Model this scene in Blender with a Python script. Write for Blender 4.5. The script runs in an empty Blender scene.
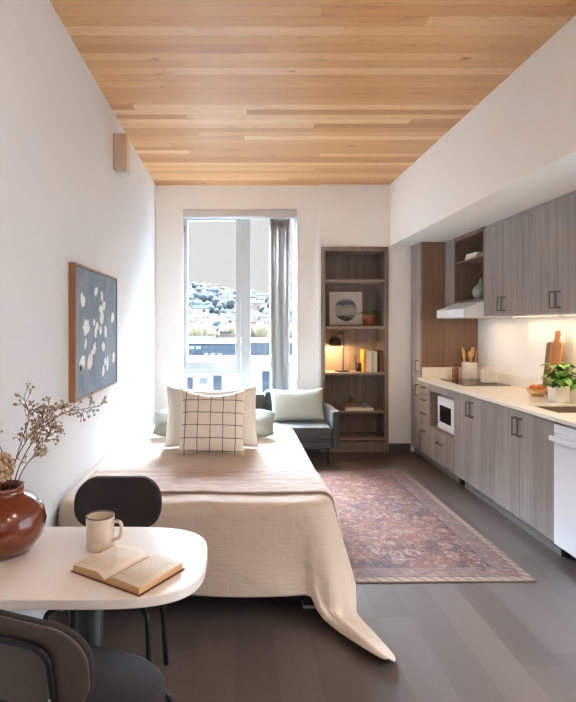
import bpy, bmesh, math, random
from mathutils import Vector, Matrix, noise
rnd = random.Random(7)
PI = math.pi
R = math.radians
SC = bpy.context.scene
COL = SC.collection

# ------------------------------------------------------------------ colours / node helpers
def lin(c):
    return c / 12.92 if c <= 0.04045 else ((c + 0.055) / 1.055) ** 2.4
def rgb(r, g, b):
    return (lin(r / 255), lin(g / 255), lin(b / 255), 1)

class G:
    """small node graph writer on a new material"""
    def __init__(s, name):
        s.m = bpy.data.materials.new(name); s.m.use_nodes = True
        s.nt = s.m.node_tree; s.b = s.nt.nodes['Principled BSDF']
        s.out = s.nt.nodes['Material Output']; s._co = None
    def put(s, sock, v):
        if v is None: return
        if isinstance(v, bpy.types.NodeSocket): s.nt.links.new(v, sock)
        elif isinstance(v, (int, float)) and sock.type in ('RGBA', 'VECTOR'):
            sock.default_value = (v, v, v, 1)[:len(sock.default_value)]
        else: sock.default_value = v
    def n(s, t, **kw):
        nd = s.nt.nodes.new(t)
        for k, v in kw.items(): setattr(nd, k, v)
        return nd
    def co(s):
        if s._co is None: s._co = s.n('ShaderNodeTexCoord').outputs['Object']
        return s._co
    def gen(s): return s.n('ShaderNodeTexCoord').outputs['Generated']
    def ma(s, op, a, b=0.0, c=0.0):
        nd = s.n('ShaderNodeMath', operation=op)
        for i, v in enumerate((a, b, c)): s.put(nd.inputs[i], v)
        return nd.outputs[0]
    def xyz(s, v):
        nd = s.n('ShaderNodeSeparateXYZ'); s.put(nd.inputs[0], v); return nd.outputs
    def vec(s, x=0.0, y=0.0, z=0.0):
        nd = s.n('ShaderNodeCombineXYZ')
        for i, v in enumerate((x, y, z)): s.put(nd.inputs[i], v)
        return nd.outputs[0]
    def map(s, v, scale=(1, 1, 1), loc=(0, 0, 0), rot=(0, 0, 0)):
        nd = s.n('ShaderNodeMapping'); s.put(nd.inputs['Vector'], v)
        nd.inputs['Scale'].default_value = scale; nd.inputs['Location'].default_value = loc; nd.inputs['Rotation'].default_value = rot
        return nd.outputs[0]
    def noise(s, v, scale=5.0, detail=3.0, rough=0.5, dist=0.0, color=False):
        nd = s.n('ShaderNodeTexNoise'); s.put(nd.inputs['Vector'], v)
        nd.inputs['Scale'].default_value = scale; nd.inputs['Detail'].default_value = detail
        nd.inputs['Roughness'].default_value = rough; nd.inputs['Distortion'].default_value = dist
        return nd.outputs['Color' if color else 'Fac']
    def voro(s, v, scale=5.0, feature='F1', out='Distance', rand=1.0):
        nd = s.n('ShaderNodeTexVoronoi', feature=feature); s.put(nd.inputs['Vector'], v)
        nd.inputs['Scale'].default_value = scale; nd.inputs['Randomness'].default_value = rand
        return nd.outputs[out]
    def white(s, v):
        nd = s.n('ShaderNodeTexWhiteNoise', noise_dimensions='3D'); s.put(nd.inputs['Vector'], v); return nd.outputs['Value']
    def ramp(s, f, stops, interp='LINEAR'):
        nd = s.n('ShaderNodeValToRGB'); s.put(nd.inputs[0], f); cr = nd.color_ramp; cr.interpolation = interp
        while len(cr.elements) < len(stops): cr.elements.new(0.5)
        for e, (p, c) in zip(cr.elements, stops): e.position = p; e.color = c
        return nd.outputs[0]
    def mix(s, f, a, b, mode='MIX'):
        nd = s.n('ShaderNodeMix', data_type='RGBA', blend_type=mode)
        s.put(nd.inputs[0], f); s.put(nd.inputs[6], a); s.put(nd.inputs[7], b); return nd.outputs[2]
    def rng(s, v, a, b, c=0.0, d=1.0):
        nd = s.n('ShaderNodeMapRange'); s.put(nd.inputs[0], v)
        for i, x in enumerate((a, b, c, d)): nd.inputs[1 + i].default_value = x
        return nd.outputs[0]
    def bump(s, h, strength=0.3, dist=0.01):
        nd = s.n('ShaderNodeBump'); nd.inputs['Strength'].default_value = strength; nd.inputs['Distance'].default_value = dist
        s.put(nd.inputs['Height'], h); s.nt.links.new(nd.outputs[0], s.b.inputs['Normal'])
    def set(s, **kw):
        for k, v in kw.items(): s.put(s.b.inputs[k.replace('_', ' ')], v)
        return s.m

def plain(name, c, rough=0.5, metal=0.0, var=0.06, nscale=30, bump=0.0, sheen=0.0, spec=0.5, coat=0.0):
    g = G(name)
    nz = g.noise(g.co(), nscale, 3)
    dark = tuple(x * (1 - var) for x in c[:3]) + (1,); lite = tuple(min(1, x * (1 + var)) for x in c[:3]) + (1,)
    g.set(Base_Color=g.mix(nz, dark, lite), Roughness=rough, Metallic=metal)
    g.b.inputs['Specular IOR Level'].default_value = spec
    if sheen: g.b.inputs['Sheen Weight'].default_value = sheen
    if coat: g.b.inputs['Coat Weight'].default_value = coat; g.b.inputs['Coat Roughness'].default_value = 0.06
    if bump: g.bump(nz, bump, 0.004)
    return g.m

def grain(name, c1, c2, axis='z', fine=60, rough=0.45, spec=0.4, bump=0.05):
    """straight wood grain running along one axis"""
    g = G(name)
    k = {'x': (0.03, 1, 1), 'y': (1, 0.03, 1), 'z': (1, 1, 0.03)}[axis]
    v = g.map(g.co(), k)
    a = g.noise(v, fine, 4, 0.6); b = g.noise(v, fine * 0.22, 3, 0.5, 0.4); c = g.noise(g.co(), 1.7, 2)
    f = g.ma('ADD', g.ma('MULTIPLY', a, 0.5), g.ma('MULTIPLY', b, 0.5))
    f = g.ma('ADD', f, g.ma('MULTIPLY', g.ma('SUBTRACT', c, 0.5), 0.25))
    g.set(Base_Color=g.ramp(f, [(0.33, c1), (0.66, c2)]), Roughness=rough)
    g.b.inputs['Specular IOR Level'].default_value = spec
    if bump: g.bump(a, bump, 0.002)
    return g.m

def planks(name, along, width, length, tones, rough, knots=False, seam=0.03, grainscale=40, coat=0.0, spec=0.5, tone_w=0.6):
    """long boards: along = axis the boards run along"""
    g = G(name); x, y, z = g.xyz(g.co())
    u, w = (x, y) if along == 'x' else (y, x)
    rw = g.ma('DIVIDE', w, width); row = g.ma('FLOOR', rw); fr = g.ma('FRACT', rw)
    off = g.ma('MULTIPLY', g.white(g.vec(row, 3.1, 7.7)), length)
    lu = g.ma('DIVIDE', g.ma('ADD', u, off), length); colm = g.ma('FLOOR', lu); fl = g.ma('FRACT', lu)
    tone = g.white(g.vec(row, colm, 1.3))
    gv = g.vec(g.ma('ADD', g.ma('MULTIPLY', u, 0.06), g.ma('MULTIPLY', tone, 9.0)), g.ma('ADD', w, g.ma('MULTIPLY', tone, 5.0)), 0.0)
    gr = g.noise(gv, grainscale, 5, 0.6, 0.5)
    f = g.ma('ADD', g.ma('MULTIPLY', tone, tone_w), g.ma('MULTIPLY', gr, 1 - tone_w))
    c = g.ramp(f, tones)
    if knots:
        kv = g.vec(g.ma('MULTIPLY', u, 0.55), g.ma('ADD', w, g.ma('MULTIPLY', tone, 3.0)), 0.0)
        k = g.voro(kv, 4.2)
        c = g.mix(g.rng(k, 0.035, 0.10, 0.8, 0.0), c, rgb(120, 72, 38))
        streak = g.noise(g.vec(g.ma('MULTIPLY', u, 0.25), g.ma('ADD', w, g.ma('MULTIPLY', tone, 8.0)), 0.0), 16, 3, 0.6, 1.2)
        c = g.mix(g.rng(streak, 0.56, 0.76, 0.0, 0.5), c, rgb(170, 108, 60))
    e = g.ma('MINIMUM', fr, g.ma('SUBTRACT', 1.0, fr))
    e2 = g.ma('MULTIPLY', g.ma('MINIMUM', fl, g.ma('SUBTRACT', 1.0, fl)), length / width)
    e = g.ma('MINIMUM', e, e2)
    sm = g.rng(e, 0.0, seam, 1.0, 0.0)
    c = g.mix(g.ma('MULTIPLY', sm, 0.45), c, rgb(60, 44, 32))
    g.set(Base_Color=c, Roughness=g.rng(gr, 0.2, 0.8, rough - 0.06, rough + 0.08))
    g.b.inputs['Specular IOR Level'].default_value = spec
    if coat: g.b.inputs['Coat Weight'].default_value = coat; g.b.inputs['Coat Roughness'].default_value = 0.15
    g.bump(g.ma('SUBTRACT', g.ma('MULTIPLY', gr, 0.3), sm), 0.12, 0.003)
    return g.m

# ------------------------------------------------------------------ mesh builder
class MB:
    def __init__(s): s.v = []; s.f = []; s.mi = []; s.sm = []; s.M = Matrix.Identity(4)
    def add(s, vs, fs, mi=0, smooth=False):
        b = len(s.v); s.v += [s.M @ Vector(p) for p in vs]
        s.f += [tuple(b + i for i in f) for f in fs]; s.mi += [mi] * len(fs); s.sm += [smooth] * len(fs); return s
    def box(s, x0, x1, y0, y1, z0, z1, bv=0.0, mi=0):
        bm = bmesh.new(); bmesh.ops.create_cube(bm, size=1)
        for v in bm.verts:
            v.co = Vector(((x0 + x1) / 2 + v.co.x * (x1 - x0), (y0 + y1) / 2 + v.co.y * (y1 - y0), (z0 + z1) / 2 + v.co.z * (z1 - z0)))
        if bv > 0:
            bmesh.ops.bevel(bm, geom=bm.edges[:], offset=min(bv, 0.45 * min(abs(x1 - x0), abs(y1 - y0), abs(z1 - z0))), segments=2, affect='EDGES', profile=0.5)
        return s.bm(bm, mi)
    def bm(s, bm, mi=0, smooth=False):
        bm.verts.index_update(); vs = [v.co.copy() for v in bm.verts]; fs = [[v.index for v in f.verts] for f in bm.faces]; bm.free()
        return s.add(vs, fs, mi, smooth)
    def lathe(s, prof, n=32, c=(0, 0, 0), mi=0, smooth=True, close=False):
        vs = []; fs = []; m = len(prof)
        for r, z in prof:
            for k in range(n):
                a = 2 * PI * k / n; vs.append((c[0] + r * math.cos(a), c[1] + r * math.sin(a), c[2] + z))
        rng_ = range(m) if close else range(m - 1)
        for i in rng_:
            j = (i + 1) % m
            for k in range(n):
                k2 = (k + 1) % n
                fs.append((i * n + k, i * n + k2, j * n + k2, j * n + k))
        if not close:
            if prof[0][0] > 1e-5: fs.append(tuple(reversed(range(n))))
            if prof[-1][0] > 1e-5: fs.append(tuple((m - 1) * n + k for k in range(n)))
        return s.add(vs, fs, mi, smooth)
    def tube(s, pts, r, n=10, mi=0, cap=True):
        pts = [Vector(p) for p in pts]; vs = []; fs = []; N = len(pts)
        rs = r if isinstance(r, (list, tuple)) else [r] * N
        t0 = (pts[1] - pts[0]).normalized()
        up = Vector((0, 0, 1)) if abs(t0.z) < 0.9 else Vector((1, 0, 0))
        side = t0.cross(up).normalized()
        for i, p in enumerate(pts):
            t = (pts[min(i + 1, N - 1)] - pts[max(i - 1, 0)]).normalized()
            side = (side - t * side.dot(t)).normalized(); u2 = t.cross(side)
            for k in range(n):
                a = 2 * PI * k / n; vs.append(p + (side * math.cos(a) + u2 * math.sin(a)) * rs[i])
        for i in range(N - 1):
            for k in range(n):
                k2 = (k + 1) % n; fs.append((i * n + k, i * n + k2, (i + 1) * n + k2, (i + 1) * n + k))
        if cap: fs.append(tuple(reversed(range(n)))); fs.append(tuple((N - 1) * n + k for k in range(n)))
        return s.add(vs, fs, mi, True)
    def prism(s, outline, z0, z1, bv=0.0, seg=3, mi=0, smooth=False):
        """outline: list of (x,y) counter-clockwise, rounded over by bv at top and bottom"""
        n = len(outline); rows = []
        cx = sum(p[0] for p in outline) / n; cy = sum(p[1] for p in outline) / n
        def ins(d):
            o = []
            for i in range(n):
                p0, p1, p2 = Vector(outline[i - 1]), Vector(outline[i]), Vector(outline[(i + 1) % n])
                t = (p2 - p0).normalized(); o.append((p1.x - t.y * d, p1.y + t.x * d))
            return o
        if bv > 0:
            for k in range(seg + 1):
                a = PI / 2 * k / seg; rows.append((ins(bv * (1 - math.sin(a))), z0 + bv * (1 - math.cos(a))))
            for k in range(seg + 1):
                a = PI / 2 * k / seg; rows.append((ins(bv * (1 - math.cos(a))), z1 - bv * (1 - math.sin(a))))
        else: rows = [(outline, z0), (outline, z1)]
        vs = []; fs = []
        for o, z in rows: vs += [(x, y, z) for x, y in o]
        for i in range(len(rows) - 1):
            for k in range(n):
                k2 = (k + 1) % n; fs.append((i * n + k, i * n + k2, (i + 1) * n + k2, (i + 1) * n + k))
        fs.append(tuple(reversed(range(n)))); fs.append(tuple((len(rows) - 1) * n + k for k in range(n)))
        return s.add(vs, fs, mi, smooth)
    def grid(s, nu, nv, fn, mi=0, smooth=True):
        vs = [fn(i / nu, j / nv) for j in range(nv + 1) for i in range(nu + 1)]
        fs = [(j * (nu + 1) + i, j * (nu + 1) + i + 1, (j + 1) * (nu + 1) + i + 1, (j + 1) * (nu + 1) + i) for j in range(nv) for i in range(nu)]
        return s.add(vs, fs, mi, smooth)
    def sphere(s, c, rx, ry, rz, sub=2, mi=0, jit=0.0, seed=0):
        bm = bmesh.new(); bmesh.ops.create_icosphere(bm, subdivisions=sub, radius=1)
        for v in bm.verts:
            k = 1 + jit * noise.noise(v.co * 2.3 + Vector((seed * 3.1, seed, 0)))
            v.co = Vector((c[0] + v.co.x * rx * k, c[1] + v.co.y * ry * k, c[2] + v.co.z * rz * k))
        return s.bm(bm, mi, True)

WM = {}                                     # world matrix of things and of their parts
def link(o, parent=None):
    COL.objects.link(o)
    if parent is not None: o.parent = parent
def tag(o, label, cat, group=None, kind=None):
    if label: o['label'] = label
    if cat: o['category'] = cat
    if group: o['group'] = group
    if kind: o['kind'] = kind
    return o
def thing(name, label, cat, loc=(0, 0, 0), rotz=0.0, group=None):
    o = bpy.data.objects.new(name, None); o.empty_display_size = 0.05; link(o)
    o.location = loc; o.rotation_euler = (0, 0, rotz)
    WM[o.name] = Matrix.Translation(Vector(loc)) @ Matrix.Rotation(rotz, 4, 'Z')
    return tag(o, label, cat, group)
def obj(name, mb, mats, parent=None, world=False, loc=None, rotz=0.0):
    """link a builder as ONE mesh object; world=True: its vertices are in world space"""
    me = bpy.data.meshes.new(name); vs = mb.v
    base = WM[parent.name] if parent is not None else Matrix.Identity(4)
    if parent is None and world and vs:
        lo = [min(p[i] for p in vs) for i in range(3)]; hi = [max(p[i] for p in vs) for i in range(3)]
        loc = ((lo[0] + hi[0]) / 2, (lo[1] + hi[1]) / 2, lo[2])
    if loc is not None: base = Matrix.Translation(Vector(loc)) @ Matrix.Rotation(rotz, 4, 'Z')
    if world: inv = base.inverted(); vs = [inv @ p for p in vs]
    me.from_pydata([tuple(p) for p in vs], [], mb.f)
    for m in (mats if isinstance(mats, (list, tuple)) else [mats]): me.materials.append(m)
    me.polygons.foreach_set('material_index', mb.mi); me.polygons.foreach_set('use_smooth', mb.sm); me.update()
    o = bpy.data.objects.new(name, me); link(o, parent)
    if loc is not None: o.location = loc; o.rotation_euler = (0, 0, rotz)
    WM[o.name] = base
    return o
def struct(name, mb, mat):
    return tag(obj(name, mb, mat, world=False), None, None, kind='structure')
def B(*a, **k): return MB().box(*a, **k)
def copy_tree(o, loc=None, rotz=None, label=None):
    c = o.copy(); COL.objects.link(c)
    if loc is not None: c.location = loc
    if rotz is not None: c.rotation_euler = (0, 0, rotz)
    if label: c['label'] = label
    for ch in o.children:
        d = ch.copy(); COL.objects.link(d); d.parent = c
        for g2 in ch.children:
            e = g2.copy(); COL.objects.link(e); e.parent = d
    return c
def rrect(x0, x1, y0, y1, r, n=8):
    """rounded rectangle outline, ccw; r one radius or four (x1y0, x1y1, x0y1, x0y0)"""
    rs = r if isinstance(r, (list, tuple)) else (r, r, r, r); o = []
    for (cx, cy, sx, sy, a0), q in zip(((x1, y0, -1, 1, -90), (x1, y1, -1, -1, 0), (x0, y1, 1, -1, 90), (x0, y0, 1, 1, 180)), rs):
        for k in range(n + 1):
            a = R(a0 + 90 * k / n); o.append((cx + sx * q + q * math.cos(a), cy + sy * q + q * math.sin(a)))
    return o
def smooth_path(pts, n=6):
    """Catmull-Rom through points"""
    P = [Vector(p) for p in pts]; P = [2 * P[0] - P[1]] + P + [2 * P[-1] - P[-2]]; o = []
    for i in range(1, len(P) - 2):
        for k in range(n):
            t = k / n; a, b, c, d = P[i - 1:i + 3]
            o.append(0.5 * ((2 * b) + (c - a) * t + (2 * a - 5 * b + 4 * c - d) * t * t + (3 * b - a - 3 * c + d) * t ** 3))
    o.append(P[-2]); return o

# ------------------------------------------------------------------ camera: level, shifted lens
F, CX, CY, H = 545.0, 236.0, 325.0, 1.5
cam = bpy.data.cameras.new('camera'); camo = bpy.data.objects.new('camera', cam); link(camo)
camo.location = (0, 0, H); camo.rotation_euler = (PI / 2, 0, 0)
cam.sensor_fit = 'VERTICAL'; cam.sensor_height = 36; cam.sensor_width = 36; cam.lens = F / 702 * 36
cam.shift_x = (288 - CX) / 702; cam.shift_y = -(351 - CY) / 702
cam.clip_start = 0.05; cam.clip_end = 3000
SC.camera = camo
def at(px, py, D):                          # a point of the place from where the photo shows it, at its own depth
    return Vector(((px - CX) * D / F, D, H - (py - CY) * D / F))

# ------------------------------------------------------------------ materials
def wall_mat(name, c, bump=0.25):
    g = G(name); a = g.noise(g.co(), 90, 4, 0.6); b = g.noise(g.co(), 2.2, 2)
    g.set(Base_Color=g.mix(b, tuple(x * 0.97 for x in c[:3]) + (1,), c), Roughness=0.55)
    g.b.inputs['Specular IOR Level'].default_value = 0.35
    g.bump(a, bump, 0.004); return g.m
M = {}
M['wall'] = wall_mat('painted_wall', rgb(246, 245, 243))
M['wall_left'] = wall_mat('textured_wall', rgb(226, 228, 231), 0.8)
M['soffit'] = wall_mat('soffit_paint', rgb(248, 246, 242), 0.08)
M['ceil'] = planks('ceiling_boards', 'x', 0.098, 3.0,
                   [(0.2, rgb(190, 134, 86)), (0.42, rgb(208, 155, 104)), (0.62, rgb(220, 172, 121)), (0.88, rgb(236, 200, 154))], 0.4, knots=True, seam=0.02, grainscale=34, spec=0.35)
M['floor'] = planks('floor_boards', 'y', 0.18, 1.25,
                    [(0.2, rgb(72, 61, 56)), (0.5, rgb(82, 70, 65)), (0.8, rgb(93, 81, 75))], 0.42, seam=0.012, grainscale=55, spec=0.45, tone_w=0.45)
M['cab'] = grain('cabinet_laminate', rgb(128, 117, 110), rgb(166, 155, 148), 'z', 70, 0.42)
M['shelfwood'] = grain('bookcase_laminate', rgb(112, 97, 88), rgb(150, 133, 122), 'z', 70, 0.45)
M['cabin'] = grain('cabinet_inside', rgb(104, 84, 70), rgb(132, 110, 94), 'z', 60, 0.5)
M['panel'] = grain('pantry_side_warm_lit', rgb(112, 84, 66), rgb(146, 114, 92), 'z', 70, 0.42)  # cabinet laminate with the warm kitchen light put into its colour
M['toe'] = plain('toe_kick', rgb(112, 104, 98), 0.5)
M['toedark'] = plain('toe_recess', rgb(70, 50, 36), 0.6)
M['quartz'] = plain('quartz_counter', rgb(240, 234, 224), 0.25, var=0.03, nscale=14)
M['bronze'] = plain('dark_bronze', rgb(112, 102, 94), 0.35, 0.7)
M['white_app'] = plain('white_appliance', rgb(234, 236, 240), 0.25, var=0.01)
M['blackglass'] = plain('black_glass', rgb(24, 24, 26), 0.08, var=0.02, spec=0.6)
M['steel'] = plain('brushed_steel', rgb(190, 180, 165), 0.3, 0.9)
M['base'] = plain('dark_baseboard', rgb(82, 76, 72), 0.5)
M['vinyl'] = plain('white_window_vinyl', rgb(196, 203, 206), 0.35, var=0.01)
M['trim'] = plain('white_trim', rgb(244, 244, 242), 0.4, var=0.01)
M['black_metal'] = plain('black_tube', rgb(26, 26, 28), 0.35, 0.4)
M['chair_fabric'] = plain('charcoal_fabric', rgb(54, 48, 46), 0.8, var=0.12, nscale=400, bump=0.2, spec=0.2)
M['chair_shell'] = plain('taupe_shell', rgb(80, 66, 58), 0.55, var=0.08, nscale=60)
M['table_top'] = plain('white_laminate', rgb(240, 232, 226), 0.3, var=0.01)
M['green'] = plain('dark_green_paint', rgb(18, 32, 16), 0.5, var=0.05)
M['white_cer'] = plain('white_ceramic', rgb(238, 232, 224), 0.3, var=0.02)
M['sofa'] = plain('grey_green_upholstery', rgb(54, 53, 50), 0.7, var=0.1, nscale=250, bump=0.15, sheen=0.15)
M['sage'] = plain('sage_linen', rgb(176, 180, 170), 0.85, var=0.07, nscale=260, bump=0.3)
M['sage_dark'] = plain('grey_green_linen', rgb(148, 148, 136), 0.85, var=0.07, nscale=260, bump=0.3)
M['sham'] = plain('ivory_linen', rgb(232, 224, 212), 0.85, var=0.05, nscale=200, bump=0.3)
M['mattress'] = plain('mattress_ticking', rgb(60, 64, 72), 0.9)
M['frame_dark'] = plain('bed_frame_dark', rgb(44, 42, 42), 0.6)
M['glide'] = plain('pale_glide', rgb(210, 200, 184), 0.5)
M['terracotta'] = plain('terracotta', rgb(140, 74, 48), 0.45, var=0.1)
M['leaf'] = plain('leaf_green', rgb(108, 156, 66), 0.45, var=0.25, nscale=25)
M['leaf_dark'] = plain('leaf_dark_green', rgb(76, 128, 76), 0.5, var=0.25, nscale=30)
M['stem'] = plain('stem_green', rgb(88, 120, 60), 0.6)
M['soil'] = plain('soil', rgb(56, 42, 32), 0.9, var=0.3)
M['orange'] = plain('orange_peel', rgb(226, 112, 34), 0.45, var=0.08, nscale=120, bump=0.15)
M['bowl'] = grain('pale_wood_bowl', rgb(206, 164, 110), rgb(230, 196, 148), 'x', 40, 0.45)
M['board'] = grain('walnut_board', rgb(150, 92, 50), rgb(196, 136, 84), 'z', 50, 0.4)
M['board2'] = grain('cherry_board', rgb(110, 72, 50), rgb(142, 100, 74), 'z', 50, 0.4)
M['spoon'] = grain('beech_wood', rgb(196, 144, 88), rgb(222, 176, 120), 'z', 60, 0.5)
M['amber'] = plain('amber_bottle', rgb(132, 66, 28), 0.2, var=0.06, coat=0.5)
M['teal'] = plain('celadon_glaze', rgb(142, 150, 138), 0.25, var=0.08, coat=0.4)
M['paper'] = plain('paper', rgb(238, 226, 206), 0.8, var=0.03)
M['pink_book'] = plain('pale_pink_cover', rgb(222, 200, 186), 0.6)
M['art_frame'] = grain('oak_frame', rgb(142, 98, 62), rgb(178, 130, 90), 'z', 50, 0.5)
M['black_edge'] = plain('black_edge', rgb(36, 34, 34), 0.5)
M['paint_white'] = plain('white_paint_marks', rgb(238, 238, 236), 0.6)
M['sconce'] = grain('sconce_wood', rgb(206, 178, 152), rgb(226, 200, 176), 'z', 60, 0.5)
M['lens'] = plain('sconce_lens', rgb(200, 196, 186), 0.35)
M['blind'] = plain('grey_vane', rgb(168, 166, 166), 0.7, var=0.04, nscale=80)
g = G('grey_vane_cloth'); tl_ = g.n('ShaderNodeBsdfTranslucent'); df_ = g.n('ShaderNodeBsdfDiffuse'); mx = g.n('ShaderNodeMixShader'); mx.inputs[0].default_value = 0.05
tl_.inputs[0].default_value = rgb(178, 176, 178); df_.inputs[0].default_value = rgb(166, 163, 160); g.nt.links.new(df_.outputs[0], mx.inputs[1]); g.nt.links.new(tl_.outputs[0], mx.inputs[2]); g.nt.links.new(mx.outputs[0], g.out.inputs[0]); M['blind'] = g.m
M['cassette'] = plain('shade_cassette', rgb(206, 204, 204), 0.5, var=0.02)
M['dried'] = plain('dried_blossom', rgb(192, 166, 140), 0.85, var=0.25, nscale=200)
M['dried_pale'] = plain('dried_pale_blossom', rgb(206, 176, 142), 0.85, var=0.2, nscale=200)
M['twig'] = plain('dried_twig', rgb(88, 60, 46), 0.8)
M['lamp_black'] = plain('lamp_black', rgb(40, 38, 38), 0.4, 0.3)
M['plastic_grey'] = plain('grey_plastic', rgb(128, 130, 132), 0.5)
M['cover_brown'] = plain('book_cover', rgb(112, 66, 46), 0.6)
for nm, c in (('ochre', (214, 148, 58)), ('cream', (236, 226, 206)), ('white', (240, 238, 232)), ('sand', (214, 194, 160)), ('ink', (44, 38, 44)), ('rust', (140, 84, 56))):
    M['bk_' + nm] = plain('cover_' + nm, rgb(*c), 0.6, var=0.04)

def emis(name, c, s):
    g = G(name); g.b.inputs['Base Color'].default_value = c
    g.b.inputs['Emission Color'].default_value = c; g.b.inputs['Emission Strength'].default_value = s; return g.m
M['led'] = emis('warm_led', (1, 0.78, 0.5, 1), 0.6)
M['bulb'] = emis('warm_bulb', (1, 0.75, 0.45, 1), 25)

# thin clear glass
g = G('window_glass'); tr = g.n('ShaderNodeBsdfTransparent'); gl = g.n('ShaderNodeBsdfGlossy'); mx = g.n('ShaderNodeMixShader')
gl.inputs['Roughness'].default_value = 0.02; tr.inputs['Color'].default_value = (0.97, 0.985, 0.985, 1); mx.inputs[0].default_value = 0.025
g.nt.links.new(tr.outputs[0], mx.inputs[1]); g.nt.links.new(gl.outputs[0], mx.inputs[2]); g.nt.links.new(mx.outputs[0], g.out.inputs[0]); M['glass'] = g.m

# brown glazed vase
g = G('brown_glaze'); z = g.xyz(g.gen())[2]; nz = g.noise(g.co(), 18, 3)
g.set(Base_Color=g.mix(nz, rgb(98, 40, 20), rgb(126, 56, 30)), Roughness=0.18); g.b.inputs['Coat Weight'].default_value = 0.6; g.b.inputs['Coat Roughness'].default_value = 0.05; M['vase'] = g.m
# speckled mug
g = G('speckled_stoneware'); sp = g.voro(g.co(), 260); zz = g.xyz(g.gen())[2]
c = g.mix(g.rng(sp, 0.1, 0.22, 0.6, 0.0), rgb(222, 206, 188), rgb(140, 112, 90))
c = g.mix(g.rng(zz, 0.955, 0.975), c, rgb(92, 76, 66)); g.set(Base_Color=c, Roughness=0.35); M['mug'] = g.m
# white canister with woven relief
g = G('relief_ceramic'); v1 = g.noise(g.map(g.co(), (1, 1, 0.3)), 60, 2)
g.set(Base_Color=g.mix(v1, rgb(206, 198, 182), rgb(232, 226, 212)), Roughness=0.4); g.bump(v1, 0.4, 0.004); M['canister'] = g.m
# quilt: matelasse relief
g = G('cream_quilt'); co = g.co()
cells = g.voro(g.map(co, (1, 1, 1)), 9, 'SMOOTH_F1'); rows = g.ma('SINE', g.ma('MULTIPLY', g.xyz(co)[2], 330.0)); rows2 = g.ma('SINE', g.ma('MULTIPLY', g.ma('ADD', g.xyz(co)[1], g.ma('MULTIPLY', g.xyz(co)[2], 1.0)), 260.0))
crease = g.noise(co, 7, 4, 0.6, 1.0)
h = g.ma('ADD', g.ma('MULTIPLY', cells, 0.5), g.ma('ADD', g.ma('MULTIPLY', rows2, 0.025), g.ma('MULTIPLY', crease, 1.4)))
g.set(Base_Color=g.mix(crease, rgb(186, 163, 143), rgb(199, 179, 161)), Roughness=0.9); g.b.inputs['Sheen Weight'].default_value = 0.15; g.bump(h, 0.55, 0.012); M['quilt'] = g.m
# throw
g = G('blush_throw'); co = g.co(); y = g.xyz(co)[1]
st = g.ma('SINE', g.ma('MULTIPLY', y, 75.0)); nz = g.noise(g.map(co, (0.3, 1, 1)), 45, 3)
f = g.ma('ADD', g.ma('MULTIPLY', st, 0.09), nz)
g.set(Base_Color=g.ramp(f, [(0.3, rgb(180, 154, 142)), (0.55, rgb(196, 172, 158)), (0.8, rgb(208, 188, 176))]), Roughness=0.9); g.bump(f, 0.5, 0.01); M['throw'] = g.m
# window pane plaid
g = G('windowpane_check'); x, y, z = g.xyz(g.co())
def lines(s_, off, per, w):
    fr = g.ma('FRACT', g.ma('DIVIDE', g.ma('ADD', s_, off), per)); return g.ma('LESS_THAN', g.ma('ABSOLUTE', g.ma('SUBTRACT', fr, 0.5)), w / per / 2)
wob = g.ma('MULTIPLY', g.ma('SUBTRACT', g.noise(g.co(), 9, 2), 0.5), 0.012)
ln = g.ma('MAXIMUM', lines(g.ma('ADD', x, wob), 10.0, 0.088, 0.0052), lines(g.ma('ADD', z, wob), 10.02, 0.088, 0.0052))
wv = g.noise(g.co(), 220, 2)
g.set(Base_Color=g.mix(ln, g.mix(wv, rgb(224, 212, 198), rgb(240, 230, 218)), rgb(92, 80, 76)), Roughness=0.88); g.bump(g.noise(g.co(), 14, 3), 0.5, 0.012); M['plaid'] = g.m
# book page with lines of print (rows run across the page, ragged words)
g = G('printed_page'); x, y, z = g.xyz(g.co())
rowf = g.ma('FRACT', g.ma('DIVIDE', y, 0.0075)); rw_ = g.ma('FLOOR', g.ma('DIVIDE', y, 0.0075))
ink = g.ma('LESS_THAN', g.ma('ABSOLUTE', g.ma('SUBTRACT', rowf, 0.5)), 0.2)
wd = g.ma('GREATER_THAN', g.noise(g.vec(g.ma('MULTIPLY', x, 200.0), g.ma('MULTIPLY', rw_, 13.7), 0.0), 1.0, 1), 0.42)
ax = g.ma('ABSOLUTE', x); marg = g.ma('MULTIPLY', g.ma('GREATER_THAN', ax, 0.02), g.ma('LESS_THAN', ax, 0.118)); ym = g.ma('LESS_THAN', g.ma('ABSOLUTE', y), 0.078)
fk = g.ma('MULTIPLY', g.ma('MULTIPLY', ink, wd), g.ma('MULTIPLY', marg, ym))
g.set(Base_Color=g.mix(g.ma('MULTIPLY', fk, 0.32), rgb(240, 228, 212), rgb(110, 96, 88)), Roughness=0.8); M['page'] = g.m
g = G('page_edges'); z = g.xyz(g.co())[2]; s_ = g.ma('FRACT', g.ma('MULTIPLY', z, 700.0))
g.set(Base_Color=g.mix(s_, rgb(196, 150, 104), rgb(226, 186, 140)), Roughness=0.85); M['page_edge'] = g.m
# abstract blue canvas
g = G('blue_canvas'); co = g.co(); a = g.noise(g.map(co, (1, 1, 0.6)), 4, 5, 0.65, 0.8); b = g.noise(co, 40, 3)
f = g.ma('ADD', g.ma('MULTIPLY', a, 0.85), g.ma('MULTIPLY', b, 0.15))
g.set(Base_Color=g.ramp(f, [(0.28, rgb(70, 92, 118)), (0.45, rgb(104, 122, 142)), (0.6, rgb(132, 142, 154)), (0.78, rgb(160, 164, 168))]), Roughness=0.6); M['canvas'] = g.m
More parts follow.
